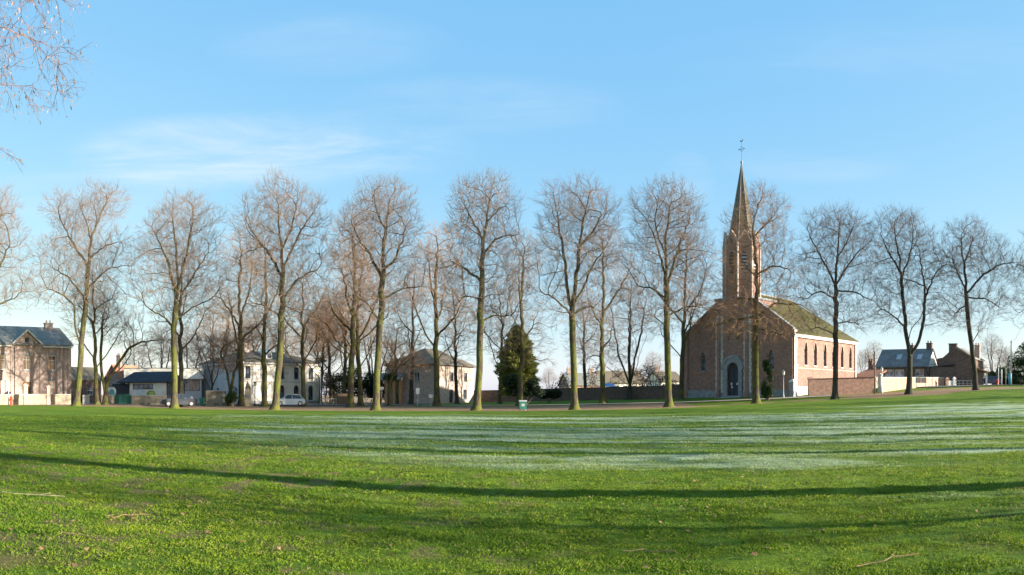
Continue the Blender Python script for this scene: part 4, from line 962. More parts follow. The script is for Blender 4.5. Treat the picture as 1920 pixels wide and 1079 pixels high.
def window(parent, Mx, h, fmat, gmat, bars=(1, 1), sill=None, d0=.16, fw=.07, lintel=None, name='window'):
    u0, u1, z0, z1 = h[:4]; mb = MB(); arch = h[4] if len(h) > 4 else 0
    if arch:
        pts = arch_pts(u0, u1, z1 - arch, arch, 10, len(h) > 5 and h[5])
        cx = (u0 + u1) / 2; inner = [(cx + (x - cx) * (1 - 2 * fw / (u1 - u0)), z - fw * .8) for x, z in pts]
        for (a, b_, c_, d_) in zip(pts, pts[1:], inner[1:], inner): mb.prism([a, b_, c_, d_], d0, d0 + .06, Mx)
        zt = z1 - arch
    else:
        zt = z1; mb.box(u0 + fw, u1 - fw, d0, d0 + .06, z1 - fw, z1, Mx)
    mb.box(u0, u0 + fw, d0, d0 + .06, z0, zt, Mx); mb.box(u1 - fw, u1, d0, d0 + .06, z0, zt, Mx); mb.box(u0 + fw, u1 - fw, d0, d0 + .06, z0, z0 + fw, Mx)
    for k in range(bars[0]):
        u = u0 + (u1 - u0) * (k + 1) / (bars[0] + 1); mb.box(u - fw * .35, u + fw * .35, d0 + .005, d0 + .05, z0 + fw, z1 - fw - (.05 if arch else 0), Mx)
    for k in range(bars[1]):
        z = z0 + (z1 - z0) * ((k + 1) / (bars[1] + 1) if bars[1] > 1 else .68); mb.box(u0 + fw, u1 - fw, d0 + .008, d0 + .047, z - fw * .35, z + fw * .35, Mx)
    w = mb.build(name, fmat, parent)
    g_ = MB(); g_.add([(u0, d0 + .03, z0), (u1, d0 + .03, z0), (u1, d0 + .03, z1), (u0, d0 + .03, z1)], [(0, 1, 2, 3)], Mx); g_.build('pane', gmat, w)
    if sill: MB().box(u0 - .1, u1 + .1, -.07, .1, z0 - .14, z0 - .002, Mx).build('sill', sill, w)
    if lintel: MB().box(u0 - .12, u1 + .12, -.03, .12, z1 + .002, z1 + .2, Mx).build('lintel', lintel, w)
    return w
def gable_roof(x0, x1, y0, y1, ze, zr, along='x', th=.18, over=.3):
    mb = MB()
    if along == 'x':   # ridge parallel to x
        ym = (y0 + y1) / 2; sl = (zr - ze) / (ym - y0); zo = ze - over * sl
        for s_, ya, yb in ((0, y0 - over, ym), (1, y1 + over, ym)):
            mb.add([(x0 - over, ya, zo), (x1 + over, ya, zo), (x1 + over, yb, zr), (x0 - over, yb, zr), (x0 - over, ya, zo + th), (x1 + over, ya, zo + th), (x1 + over, yb, zr + th), (x0 - over, yb, zr + th)],
                   [(0, 3, 2, 1), (4, 5, 6, 7), (0, 1, 5, 4), (0, 4, 7, 3), (1, 2, 6, 5)])
    else:
        xm = (x0 + x1) / 2; sl = (zr - ze) / (xm - x0); zo = ze - over * sl
        for xa in (x0 - over, x1 + over):
            mb.add([(xa, y0 - over, zo), (xa, y1 + over, zo), (xm, y1 + over, zr), (xm, y0 - over, zr), (xa, y0 - over, zo + th), (xa, y1 + over, zo + th), (xm, y1 + over, zr + th), (xm, y0 - over, zr + th)],
                   [(0, 1, 2, 3), (7, 6, 5, 4), (0, 4, 5, 1), (0, 3, 7, 4), (1, 5, 6, 2)])
    return mb
def hip_roof(x0, x1, y0, y1, ze, zr, inset, along='x', over=.35):
    mb = MB(); x0 -= over; x1 += over; y0 -= over; y1 += over
    if along == 'x': rd = [(x0 + inset, (y0 + y1) / 2, zr), (x1 - inset, (y0 + y1) / 2, zr)]; fs = [(4, 5, 9, 8), (5, 6, 9), (6, 7, 8, 9), (7, 4, 8)]
    else: rd = [((x0 + x1) / 2, y0 + inset, zr), ((x0 + x1) / 2, y1 - inset, zr)]; fs = [(4, 5, 8), (5, 6, 9, 8), (6, 7, 9), (7, 4, 8, 9)]
    vs = [(x0, y0, ze), (x1, y0, ze), (x1, y1, ze), (x0, y1, ze), (x0, y0, ze + .15), (x1, y0, ze + .15), (x1, y1, ze + .15), (x0, y1, ze + .15)] + rd
    return mb.add(vs, fs + [(0, 3, 2, 1), (0, 1, 5, 4), (1, 2, 6, 5), (2, 3, 7, 6), (3, 0, 4, 7)])
def frame_of(A, B):
    d = Vector((B[0] - A[0], B[1] - A[1])); return d.length, math.atan2(d.y, d.x)
def chimney(parent, x, y, z0, z1, w=.55, mat=None, name='chimney'):
    mb = MB().box(x - w, x + w, y - w * .6, y + w * .6, z0, z1).box(x - w - .07, x + w + .07, y - w * .6 - .07, y + w * .6 + .07, z1 + .002, z1 + .16)
    for k in (-.5, .5): mb.tube((x + k * w, y, z1 + .16), (x + k * w, y, z1 + .55), .13, .11, 8)
    return mb.build(name, mat or M['brick_house'], parent)

# --- brick house with a central gable at the left edge
A_ = at(0, 99); B_ = at(133, 103); L0, rz = frame_of(A_, B_)
ux, uy = math.cos(rz), math.sin(rz); ext = 6.0
A2 = (A_[0] - ux * ext, A_[1] - uy * ext); L = L0 + ext; z0 = Hf(*B_) - .3
h1 = thing('brick_house', 'two storey brick house with grey slate roof and central gable, left edge', 'house', (*A2, z0), rz)
D = 9.0; ze = 8.45 - z0
pxu = lambda p: ext + L0 * (p / 133)
holes = []
for p in (3, 97):
    u = pxu(p); holes.append((u - .55, u + .55, 4.9, 6.9)); holes.append((u - .55, u + .55, 1.2, 3.5))
gu = pxu(49); holes.append((gu - .5, gu + .5, 4.9, 6.9)); holes.append((gu - .6, gu + .6, .35, 3.3))
mb = MB(); wall_face(mb, rowM(L, 'front'), L, 0, ze, holes); mb.box(0, .35, .36, D, 0, ze).box(L - .35, L, .36, D, 0, ze).box(.36, L - .36, D - .35, D, 0, ze)
gw_ = 1.95
mb.prism([(gu - gw_, ze), (gu + gw_, ze), (gu, ze + 1.75)], -.05, .3)
mb.prism([(L - .001, ze)] * 0 + [(0, 0), (0, 0.001), (0.001, 0)], 0, .001)
Mr = rowM(L, 'right'); mb.prism([(0, ze), (D, ze), (D / 2, ze + 2.6)], 0, .3, Mr); Ml = rowM(L, 'left', D); mb.prism([(0, ze), (D, ze), (D / 2, ze + 2.6)], 0, .3, Ml)
mb.build('wall', M['brick_house'], h1)
rf = gable_roof(0, L, 0, D, ze, ze + 2.6, 'x').build('roof', M['slate'], h1)
gr = MB()
for s_ in (-1, 1):
    gr.add([(gu + s_ * (gw_ + .25), -.3, ze - .12), (gu, -.3, ze + 1.85), (gu, 3.2, ze + 1.85), (gu + s_ * (gw_ + .25), .1, ze - .12),
            (gu + s_ * (gw_ + .25), -.3, ze + .06), (gu, -.3, ze + 2.03), (gu, 3.2, ze + 2.03), (gu + s_ * (gw_ + .25), .1, ze + .06)], [(0, 1, 2, 3), (4, 7, 6, 5), (0, 4, 5, 1), (0, 3, 7, 4)])
gr.build('gable_roof', M['slate'], h1)
tr_ = MB()
for s_ in (-1, 1): tr_.prism([(gu + s_ * (gw_ + .2), ze - .12), (gu + s_ * (gw_ + .2), ze + .12), (gu, ze + 2.0), (gu, ze + 1.72)], -.36, -.3)
tr_.box(0, gu - gw_ - .3, -.32, -.1, ze - .42, ze - .22).box(gu + gw_ + .3, L + .1, -.32, -.1, ze - .42, ze - .22)
tr_.build('cornice', M['stone_white'], h1)
bd = MB().box(0, L, -.04, 0, .0, .7); bd.build('plinth', M['stone_grey'], h1)
pl = MB()
for u in (gu - gw_ - .15, gu + gw_ + .15, pxu(115), L - .25): pl.box(u - .25, u + .25, -.08, -.002, .702, ze - .45)
pl.build('pilaster', M['brick_house'], h1)
MB().box(gu - .3, gu + .3, -.07, -.05, ze + .25, ze + .85).build('attic_vent', M['wood_dark'], h1)
for h in holes[:2] + holes[2:4] + [holes[4]]:
    window(h1, rowM(L, 'front'), h, M['white_paint'], M['glass_curtain'] if h[2] < 2 else M['glass'], (1, 1), M['stone_grey'], lintel=M['stone_grey'])
h = holes[5]; dr = MB().box(h[0] + .05, h[1] - .05, .15, .22, h[2], 2.5).box(h[0] + .15, h[1] - .15, .13, .15, .6, 1.4).box(h[0] + .15, h[1] - .15, .13, .15, 1.5, 2.35).build('door', M['wood_brown'], h1)
MB().box(h[0] + .05, h[1] - .05, .15, .2, 2.52, h[3]).build('transom_window', M['glass'], h1)
chimney(h1, pxu(112), D * .45, ze + 1.6, ze + 3.2)
MB().tube((pxu(26), -.12, .1), (pxu(26), -.12, ze - .4), .05).build('drainpipe', M['iron'], h1)

# --- brick garden wall with pillars in front of it
GW = 'garden boundary walls left'
def wall_run(name, label, a, b_, h, mat, th=.3, cap=None, cat='wall', group=None, step=3.0, z0=None, z1=None, pillars=()):
    Lw, rzw = frame_of(a, b_); root = thing(name, label, cat, (a[0], a[1], 0), rzw, group)
    n = max(1, int(Lw / step)); mb = MB(); cp = MB(); ux_, uy_ = math.cos(rzw), math.sin(rzw)
    zb = [Hf(a[0] + ux_ * Lw * k / n, a[1] + uy_ * Lw * k / n) for k in range(n + 1)]
    for k in range(n):
        xa, xb = Lw * k / n, Lw * (k + 1) / n
        za, zb_ = (zb[k], zb[k + 1]); ha = za + h; hb = zb_ + h
        if z0 is not None: ha = z0 + (z1 - z0) * k / n; hb = z0 + (z1 - z0) * (k + 1) / n
        mb.prism([(xa, za - .4), (xb, zb_ - .4), (xb, hb), (xa, ha)], 0, th)
        if cap: cp.prism([(xa, ha + .002), (xb, hb + .002), (xb, hb + .1), (xa, ha + .1)], -.06, th + .06)
    mb.build('wall_body', mat, root)
    if cap: cp.build('coping', cap, root)
    for (u, w_, hh, pm) in pillars:
        gz_ = Hf(a[0] + ux_ * u, a[1] + uy_ * u); p = MB().box(u - w_, u + w_, -.1, th + .1, gz_ - .4, gz_ + hh).box(u - w_ - .08, u + w_ + .08, -.18, th + .18, gz_ + hh + .002, gz_ + hh + .14)
        p.prismz([(u - w_ - .05, -.15), (u + w_ + .05, -.15), (u + w_ + .05, th + .15), (u - w_ - .05, th + .15)], gz_ + hh + .142, gz_ + hh + .36, s=.15); p.build('pillar', pm, root)
    return root
wall_run('garden_wall', 'low brick wall with tall pillars before the left brick house', at(-40, 95), at(133, 98), 1.25, M['stone_tan'], cap=M['concrete'],
         pillars=((frame_of(at(-40, 95), at(49, 96))[0], .28, 2.4, M['brick_house']), (frame_of(at(-40, 95), at(92, 97))[0], .28, 2.2, M['brick_house'])))
wall_run('garden_wall', 'short pale concrete wall right of the low forked linden', at(155, 97.5), at(168, 97.5), 1.15, M['concrete'], cap=M['concrete'])
wall_run('garden_wall', 'low tan wall below the round graffiti left of the green gate', at(190, 99), at(213, 99), 1.15, M['stone_tan'], cap=M['concrete'])
wall_run('garden_wall', 'low rubble wall with dark openings before the dark roofed shed', at(247, 99), at(312, 98), 1.15, M['stone_tan'], cap=M['concrete'])
wall_run('garden_wall', 'tall tan stone wall with shadow stripes left of the villa stems', at(386, 98), at(424, 98), 1.9, M['stone_tan'], cap=M['concrete'])

# --- green gate
gx_, gy_ = at(215, 99.5); Lg, rg_ = frame_of(at(215, 99.5), at(246, 99.5))
gt = thing('garden_gate', 'dark green metal gate between the low tan walls', 'gate', (gx_, gy_, Hf(gx_, gy_)), rg_)
for s_ in (0, 1):
    a = s_ * Lg / 2; mb = MB().box(a + .03, a + Lg / 2 - .03, 0, .03, .1, 1.25)
    mb.box(a + .03, a + Lg / 2 - .03, -.03, 0, 1.15, 1.3).box(a + .03, a + Lg / 2 - .03, -.03, 0, .1, .2)
    for k in range(8): u = a + .08 + k * (Lg / 2 - .16) / 7; mb.box(u - .015, u + .015, -.028, -.002, .2, 1.45)
    mb.build('gate_leaf', M['green_paint'], gt)
for u in (-.06, Lg + .02): MB().box(u - .05, u + .05, -.05, .05, -.2, 1.6).build('gate_post', M['steel'], gt)

# --- dark roofed shed
A_, B_ = at(243, 108), at(311, 105.5); L, rz = frame_of(A_, B_); z0 = Hf(*A_) - .1
sh = thing('storage_shed', 'low shed with black slate roof and pale front wall carrying a mural', 'shed', (*A_, z0), rz)
D = 7.0; hw_ = zat(718, 106) - z0
hl = [(.5, L * .66, hw_ - .95, hw_ - .15)]
mb = MB(); wall_face(mb, rowM(L, 'front'), L, 0, hw_, hl, .25); mb.build('wall', M['plaster_white'], sh)
mb = MB().box(-3.2, -.01, .6, .9, 0, hw_ - .1).box(-3.2, -2.9, .91, D, 0, hw_ - .1).box(-2.9, L, D - .3, D, 0, hw_).box(L - .25, L, .26, D - .31, 0, hw_)
mb.build('side_wall', M['wood_dark'], sh)
window(sh, rowM(L, 'front'), hl[0], M['wood_dark'], M['glass'], (3, 0))
r_ = MB(); x0_, x1_, zt_ = -1.0, L + .35, zat(697, 109) - z0
r_.add([(x0_ - .8, -.4, hw_ - .02), (x1_, -.4, hw_ - .02), (x1_, D + .3, hw_ - .02), (x0_ - .8, D + .3, hw_ - .02), (x0_ - .8, -.4, hw_ + .14), (x1_, -.4, hw_ + .14), (x1_, D + .3, hw_ + .14), (x0_ - .8, D + .3, hw_ + .14),
       (x0_ + .2, D * .45, zt_), (x1_ - .9, D * .45, zt_), (x0_ + .2, D * .55, zt_), (x1_ - .9, D * .55, zt_)],
       [(0, 3, 2, 1), (0, 1, 5, 4), (1, 2, 6, 5), (2, 3, 7, 6), (3, 0, 4, 7), (4, 5, 9, 8), (5, 6, 11, 9), (6, 7, 10, 11), (7, 4, 8, 10), (8, 9, 11, 10)])
r_.build('roof', M['slate_dark'], sh)
def splotch(name, parent, u, z, w, h, mat, d=-.012):
    rr = random.Random(int(u * 31 + z * 7)); pts = []
    for k in range(14):
        a = k / 14 * 2 * math.pi; r = 1 + rr.uniform(-.18, .15); pts.append((u + w * r * math.cos(a), z + h * r * math.sin(a)))
    return MB().prism(pts, d, -.003 + min(0, d + .012)).build(name, mat, parent)
def flat(name, c): return noisy(name, tuple(x * .85 for x in c), tuple(min(1, x * 1.15) for x in c), 2.5, rough=.8)
mg, my, mpk, mt = flat('graffiti_green', (.25, .38, .08)), flat('graffiti_yellow', (.6, .6, .2)), flat('graffiti_pink', (.6, .25, .25)), flat('graffiti_teal', (.12, .42, .42))
MB().box(.45, L * .43, -.006, -.001, .9, 2.1).build('white_panel', M['white_paint'], sh)
sp = splotch('mural', sh, L * .60, 1.45, .75, .6, mg); splotch('mural_centre', sp, L * .62, 1.5, .45, .3, my, -.018)
gs_ = thing('graffiti_board', 'rounded painted board with pink and teal graffiti left of the green gate', 'sign', (*at(193, 101), Hf(*at(193, 101))), rz)
bp = MB().prism([(0, .9), (.1, 1.9), (.5, 2.3), (1.7, 2.3), (2.0, 1.9), (1.9, 1.0), (1.5, .75), (.4, .75)], 0, .06).build('board', M['plaster_white'], gs_)
splotch('painting', bp, .65, 1.5, .4, .42, mpk); splotch('painting', bp, 1.4, 1.55, .45, .5, mt, -.014); MB().box(.3, .38, .07, .13, -.1, 2).box(1.6, 1.68, .07, .13, -.1, 2).build('support_post', M['wood_brown'], gs_)

# --- long low hall behind
A_, B_ = at(236, 122), at(378, 122); L, rz = frame_of(A_, B_); z0 = Hf(*A_)
ha = thing('flat_roofed_hall', 'long low hall with broad white fascia behind the shed', 'building', (*A_, z0), rz)
zt_ = zat(692, 122) - z0; zf = zat(711, 122) - z0
MB().box(-.3, L + .3, -.4, 9, zf, zt_).build('fascia', M['plaster_white'], ha)
MB().box(-.35, L + .35, -.45, 9.05, zt_ + .002, zt_ + .12).build('roof', M['slate'], ha)
hl = [(L * .02 + k * L * .163, L * .02 + k * L * .163 + L * .14, 1.9, zf - .12) for k in range(6)]
mb = MB(); wall_face(mb, rowM(L, 'front'), L, 0, zf - .002, hl, .3); mb.box(0, .3, .31, 8.5, 0, zf - .002).box(L - .3, L, .31, 8.5, 0, zf - .002); mb.build('wall', M['plaster_grey'], ha)
for h in hl: window(ha, rowM(L, 'front'), h, M['dark_paint'], M['glass'], (2, 0))
# --- terracotta gabled house far left
A_, B_ = at(196, 128), at(226, 126); L, rz = frame_of(A_, B_); z0 = Hf(*A_)
hb = thing('small_house', 'small terracotta brick house with low brown roof behind the shed', 'house', (*A_, z0), rz)
ze = zat(712, 127) - z0; zr = zat(686, 127) - z0
mb = MB().box(0, L, 0, .3, 0, ze).box(0, .3, .31, 7, 0, ze).box(L - .3, L, .31, 7, 0, ze).prism([(0, ze), (L, ze), (L / 2, zr)], 0, .3); mb.build('wall', M['brick_wall'], hb)
gable_roof(0, L, 0, 7, ze, zr, 'y').build('roof', M['roof_red'], hb); chimney(hb, L * .65, 1.2, zr - 1, zat(668, 127) - z0, .4)
window(hb, rowM(L, 'front'), (L * .35, L * .65, 2.2, 3.4), M['white_paint'], M['glass'], d0=-.01)
A_, B_ = at(134, 121), at(190, 124); L, rz = frame_of(A_, B_); z0 = Hf(*A_)
hc = thing('long_shed', 'dark tiled long shed between the brick house and the leaning tree', 'shed', (*A_, z0), rz)
ze = zat(712, 122) - z0; zr = zat(690, 124) - z0
hl = [(1.0, 2.2, .1, 2.4), (3.1, 4.2, 1.2, 2.4)]
mb = MB(); wall_face(mb, rowM(L, 'front'), L, 0, ze, hl, .25); mb.box(L - .3, L, .26, 6, 0, ze); mb.prism([(0, ze), (6, ze), (3, zr)], 0, .25, rowM(L, 'right')); mb.build('wall', M['brick_dark'], hc)
gable_roof(0, L, 0, 6, ze, zr, 'x').build('roof', M['roof_brown'], hc)
MB().box(1.03, 2.17, .1, .16, .1, 2.38).build('door', M['wood_dark'], hc); window(hc, rowM(L, 'front'), hl[1], M['white_paint'], M['glass'])

# --- cream villa
A_, B_ = at(455, 115), at(603, 125); L, rz = frame_of(A_, B_); z0 = Hf(*A_) - .1
vi = thing('cream_villa', 'two storey cream rendered villa with arched ground floor windows and dark roof', 'house', (*A_, z0), rz)
D = 12.0; ze = zat(681, 115) - z0
fr_ = [.072, .27, .50, .70, .87]
# perspective along the receding front: put each bay where its azimuth falls
def uof(p):
    th = (p - 960) / F; dx, dy = math.cos(rz), math.sin(rz)
    return (A_[1] * math.tan(th) - A_[0]) / (dx - dy * math.tan(th))
bays = [uof(p) for p in (465, 496, 529, 556, 583)]
hl = []
for u in bays: hl.append((u - .5, u + .5, 4.0, 5.9)); hl.append((u - .55, u + .55, .55 if u > 8 else .9, 3.0, .55))
mb = MB(); wall_face(mb, rowM(L, 'front'), L, 0, ze, hl, .4); mb.box(L - .4, L, .41, D, 0, ze).box(.4, L - .4, D - .4, D, 0, ze); mb.build('wall', M['plaster_white'], vi)
hs = [(2.6, 3.5, 4.0, 5.6), (7.4, 8.3, 4.0, 5.6), (4.5, 5.4, 1.1, 2.6)]
mb = MB(); wall_face(mb, rowM(L, 'left', D), D - .41, 0, ze, hs, .4); mb.build('side_wall', M['plaster_grey'], vi)  # the shade on this side is put into the greyer render
for i, h in enumerate(hl): window(vi, rowM(L, 'front'), h, M['dark_paint'] if i % 2 == 0 else M['wood_brown'], M['glass'], (1, 1), M['stone_white'], d0=.2, fw=.06)
for h in hs: window(vi, rowM(L, 'left', D), h, M['white_paint'], M['glass'], (1, 1), M['stone_grey'])
MB().box(-.35, L + .35, -.35, .0, ze - .1, ze + .15).box(-.35, -.001, .001, D + .3, ze - .1, ze + .15).box(0, L, -.06, -.002, 3.42, 3.6).build('cornice', M['stone_white'], vi)
MB().box(0, L, -.05, -.002, 0, .5).build('plinth', M['stone_grey'], vi)
zr = zat(658, 122) - z0
rf = hip_roof(0, L, 0, D, ze + .16, zr, 4.4, 'x').build('roof', M['roof_brown'], vi)
chimney(vi, 4.6, 5.5, zr - 1.2, zr + 1.1, .6, M['brick_pale']); chimney(vi, L - 4.5, 5.6, zr - 1.2, zr + .7, .5, M['brick_pale'])
for u in (6.2,):
    dm_ = MB().box(u - .55, u + .55, 1.4, 3.2, ze + .9, ze + 1.9).prism([(u - .7, ze + 1.902), (u + .7, ze + 1.902), (u, ze + 2.4)], 1.3, 3.6).build('dormer', M['white_paint'], vi)
    MB().box(u - .4, u + .4, 1.37, 1.398, ze + 1.0, ze + 1.8).build('pane', M['glass'], dm_)
MB().tube((L - .2, -.1, 0), (L - .2, -.1, ze - .15), .05).tube((.2, -.1, 0), (.2, -.1, ze - .15), .05).build('drainpipe', M['steel'], vi)

# --- stone monument, lamp, cellar mouth by the villa
def monument():
    x, y = at(464, 99); r = thing('stone_monument', 'tapering tan stone obelisk before the left end of the villa', 'monument', (x, y, Hf(x, y) - .05), .4)
    MB().box(-.75, .75, -.75, .75, 0, .35).box(-.6, .6, -.6, .6, .352, .6).build('base', M['stone_tan'], r)
    MB().prismz([(-.55, -.55), (.55, -.55), (.55, .55), (-.55, .55)], .602, 3.0, s=.3).prismz([(-.165, -.165), (.165, -.165), (.165, .165), (-.165, .165)], 3.002, 3.3, s=.05).build('shaft', M['stone_tan'], r)
    MB().box(-.2, .2, -.50, -.46, 1.0, 1.5).build('plaque', M['stone_grey'], r)
monument()
def lamp_post(px, d, top, label, style=0):
    x, y = at(px, d); z = Hf(x, y); r = thing('street_lamp', label, 'street lamp', (x, y, z)); Hh = zat(top, d) - z
    MB().lathe([(.12, -.1), (.12, .25), (.075, .35), (.05, .9), (.04, Hh - .55)]).build('post', M['iron'] if style == 0 else M['steel'], r, True)
    MB().lathe([(.07, Hh - .55), (.16, Hh - .48), (.2, Hh - .15), (.17, Hh - .12)], n=8).build('lantern', M['lamp_glass'], r)
    MB().lathe([(.24, Hh - .118), (.2, Hh - .05), (.07, Hh + .04), (.03, Hh + .14)], n=8).build('lantern_cap', M['iron'] if style == 0 else M['steel'], r)
lamp_post(478, 97, 717, 'black lantern lamp post before the villa front')
lamp_post(1469, 94, 696, 'grey lamp post with pale lantern before the church corner', 1)
lamp_post(1653, 97, 690, 'slim lamp post with pale head at the cemetery wall corner', 1)
lamp_post(601, 110, 681, 'tall slim lamp post at the right end of the cream villa', 1)

# --- pink brick house
A_, B_ = at(820, 114), at(888, 124); L, rz = frame_of(A_, B_); z0 = Hf(*A_) - .1
ph = thing('pink_brick_house', 'two storey pale pink brick house with brown hipped roof', 'house', (*A_, z0), rz)
D = 9.5; ze = zat(684, 114) - z0
def uofp(p):
    th = (p - 960) / F; dx, dy = math.cos(rz), math.sin(rz); return (A_[1] * math.tan(th) - A_[0]) / (dx - dy * math.tan(th))
hl = [(uofp(847) - .5, uofp(847) + .5, 3.6, 5.0), (uofp(873) - .5, uofp(873) + .5, 3.6, 5.0), (uofp(846) - .6, uofp(846) + .6, .2, 2.3), (uofp(872) - .6, uofp(872) + .6, .7, 2.3), ]
mb = MB(); wall_face(mb, rowM(L, 'front'), L, 0, ze, hl, .35); mb.box(L - .35, L, .36, D, 0, ze).box(.35, L - .35, D - .35, D, 0, ze); mb.build('wall', M['brick_pale'], ph)
hs = [(1.6, 2.6, 3.6, 5.0), (5.2, 6.2, 3.6, 5.0), (4.2, 5.2, .2, 2.2)]
mb = MB(); wall_face(mb, rowM(L, 'left', D), D - .36, 0, ze, hs, .35); mb.build('side_wall', M['brick_pale'], ph)
for h in (hl[0], hl[1], hl[3]): window(ph, rowM(L, 'front'), h, M['dark_paint'], M['glass'], (1, 0), M['stone_grey'])
h = hl[2]; MB().box(h[0] + .04, h[1] - .04, .15, .2, h[2], h[3] - .03).build('door', M['dark_paint'], ph)
for h in hs[:2]: window(ph, rowM(L, 'left', D), h, M['white_paint'], M['glass'], (1, 0), M['stone_grey'])
h = hs[2]; MB().box(h[0] + .04, h[1] - .04, .15, .2, h[2], h[3] - .03, rowM(L, 'left', D)).build('door', M['wood_dark'], ph)
hip_roof(0, L, 0, D, ze + .003, zat(655, 122) - z0, 4.2, 'x').build('roof', M['roof_brown'], ph)
MB().box(-.3, L + .3, -.36, -.2, ze - .1, ze + .0).build('gutter', M['wood_dark'], ph)

# --- porch house left of it, pillars coloured as if lit orange
A_, B_ = at(707, 118), at(752, 116); L, rz = frame_of(A_, B_); z0 = Hf(*A_)
po = thing('garden_porch', 'small porch with orange lit pillars and low roof left of the pink house', 'porch', (*A_, z0), rz)
ht = zat(712, 117) - z0
MB().box(0, L, 2.5, 2.8, 0, ht).build('back_wall', M['brick_wall'], po)
gable_roof(0, L, 0, 2.8, ht + .01, ht + .9, 'x', over=.25).build('roof', M['slate'], po)
for u in (.2, L * .38, L * .7, L - .2): MB().box(u - .2, u + .2, .1, .5, 0, ht - .002).box(u - .26, u + .26, .04, .56, ht - .2, ht - .004).build('pillar', M['orange_lit'], po)

# --- railings
def railing(label, a, b_, posts=5):
    Lr, rzr = frame_of(a, b_); r = thing('railing', label, 'railing', (a[0], a[1], Hf(*a)), rzr, 'pale railings along the road')
    MB().box(0, Lr, -.03, .03, .88, .98).build('top_rail', M['concrete'], r); MB().box(0, Lr, -.02, .02, .42, .5).build('middle_rail', M['concrete'], r)
    for k in range(posts): u = .06 + (Lr - .12) * k / (posts - 1); MB().box(u - .05, u + .05, .032, .13, -.2, 1.0).build('post', M['concrete'], r)
railing('pale railing right of the cream villa', at(600, 104), at(631, 104), 4)
railing('pale railing in front of the dark evergreens', at(663, 104), at(699, 104), 4)
railing('pale railing beside the road at the brick gable house', at(1790, 118), at(1822, 118), 5)
# wooden field gate panel dark
wall_run('board_fence', 'brown board fence behind the railing under the evergreens', at(626, 112), at(656, 112), 1.6, M['wood_brown'], th=.06, cat='fence')

# --- signs
def sign(px, d, top, w, h, label, mat, post='steel', cat='sign', two=False):
    x, y = at(px, d); z = Hf(x, y); th = (px - 960) / F; r = thing('street_sign', label, cat, (x, y, z), -th); Ht = zat(top, d) - z
    MB().tube((0, .03, -.2), (0, .03, Ht), .04).build('post', M[post], r)
    MB().box(-w / 2, w / 2, -.03, -.012, Ht - h, Ht).build('panel', M[mat], r)
    MB().box(-w / 2 + .04, w / 2 - .04, -.012, .0, Ht - h + .04, Ht - .04).build('panel_back', M['steel'], r)
sign(783, 98, 728, .5, .8, 'tall narrow white sign left of the pink house corner', 'white_paint')
sign(808, 97, 740, .55, .45, 'small white square sign before the pink house shaded side', 'white_paint')
sign(716, 97, 726, .5, .35, 'white sign right of the dark evergreen shrub', 'white_paint')
sign(1448, 91, 707, .35, .4, 'grey sign post standing before the ivy beside the church', 'concrete', 'wood_brown')
sign(1157, 112, 733, .2, .2, 'thin stake standing before the centre cemetery wall', 'wood_brown', 'wood_brown', 'stake')
def notice_board():
    a, b_ = at(1717, 101), at(1737, 101.5); Ln, r0 = frame_of(a, b_); x, y = a; z = Hf(x, y); r = thing('notice_board', 'double notice board on thin posts before the sunlit wall', 'notice board', (x, y, z), r0); top = zat(708, 101) - z
    for k in (0, 1): 
        p = MB().box(k * Ln * .52, k * Ln * .52 + Ln * .48, 0, .06, top - .75, top).build('board', M['wood_brown'], r)
        MB().box(k * Ln * .52 + .06, k * Ln * .52 + Ln * .48 - .06, -.012, -.002, top - .69, top - .06).build('notice_panel', M['concrete'], p)
        MB().box(k * Ln * .85 + .06, k * Ln * .85 + .12, .062, .12, -.2, top).build('post', M['steel'], r)
notice_board()
def bollard(px, d, h, label, mat, name='bollard', r_=.09, rz=0):
    x, y = at(px, d); z = Hf(x, y); r = thing(name, label, name.replace('_', ' '), (x, y, z))
    MB().lathe([(r_, -.1), (r_, h * .85), (r_ * 1.2, h * .86), (r_ * 1.2, h * .92), (r_ * .5, h)]).build('post', mat, r, True)
    MB().lathe([(r_ * 1.06, h * .6), (r_ * 1.06, h * .72)]).build('band', M['white_paint'], r)
bollard(16, 93, 3.0, 'tall thin white marker post before the left brick house', M['white_paint'], 'marker_post', .06)
def hydrant(px, d, label, s=1):
    x, y = at(px, d); z = Hf(x, y); r = thing('fire_hydrant', label, 'hydrant', (x, y, z)); r.scale = (s, s, s)
    MB().lathe([(.2, -.05), (.2, .08), (.14, .1), (.14, .75), (.18, .78), (.18, .85), (.12, .95), (.04, 1.02)]).build('body', M['red_paint'], r, True)
    MB().tube((-.26, 0, .6), (.26, 0, .6), .07).tube((0, -.24, .5), (0, 0, .5), .08).build('outlet', M['red_paint'], r, True)
hydrant(21, 92.5, 'red hydrant standing beside the white marker post', 1.1); hydrant(1870, 121, 'red and white hydrant beside the right road posts', 1.1)
for px, top, lab, m_, rr_ in ((1872, 690, 'leftmost of the thin white road posts right of the hydrant', 'white_paint', .07), (1878, 693, 'short thick white road post next to the leftmost one', 'white_paint', .09),
                          (1886, 690, 'slimmest white road post beside the blue pole base', 'steel', .05)):
    x, y = at(px, 122); z = Hf(x, y); r = thing('road_post', lab, 'post', (x, y, z), 0, 'posts beside the right road'); Ht = zat(top, 122) - z
    MB().lathe([(rr_, -.1), (rr_, Ht - .05), (rr_ * .6, Ht)]).build('shaft', M[m_], r, True); MB().lathe([(rr_ * 1.5, Ht * .45), (rr_ * 1.5, Ht * .52)]).build('collar', M['steel'], r)
x, y = at(1896, 124); z = Hf(x, y); r = thing('utility_pole', 'tall dark pole with blue lower sleeve at the right road', 'pole', (x, y, z)); Ht = zat(639, 124) - z
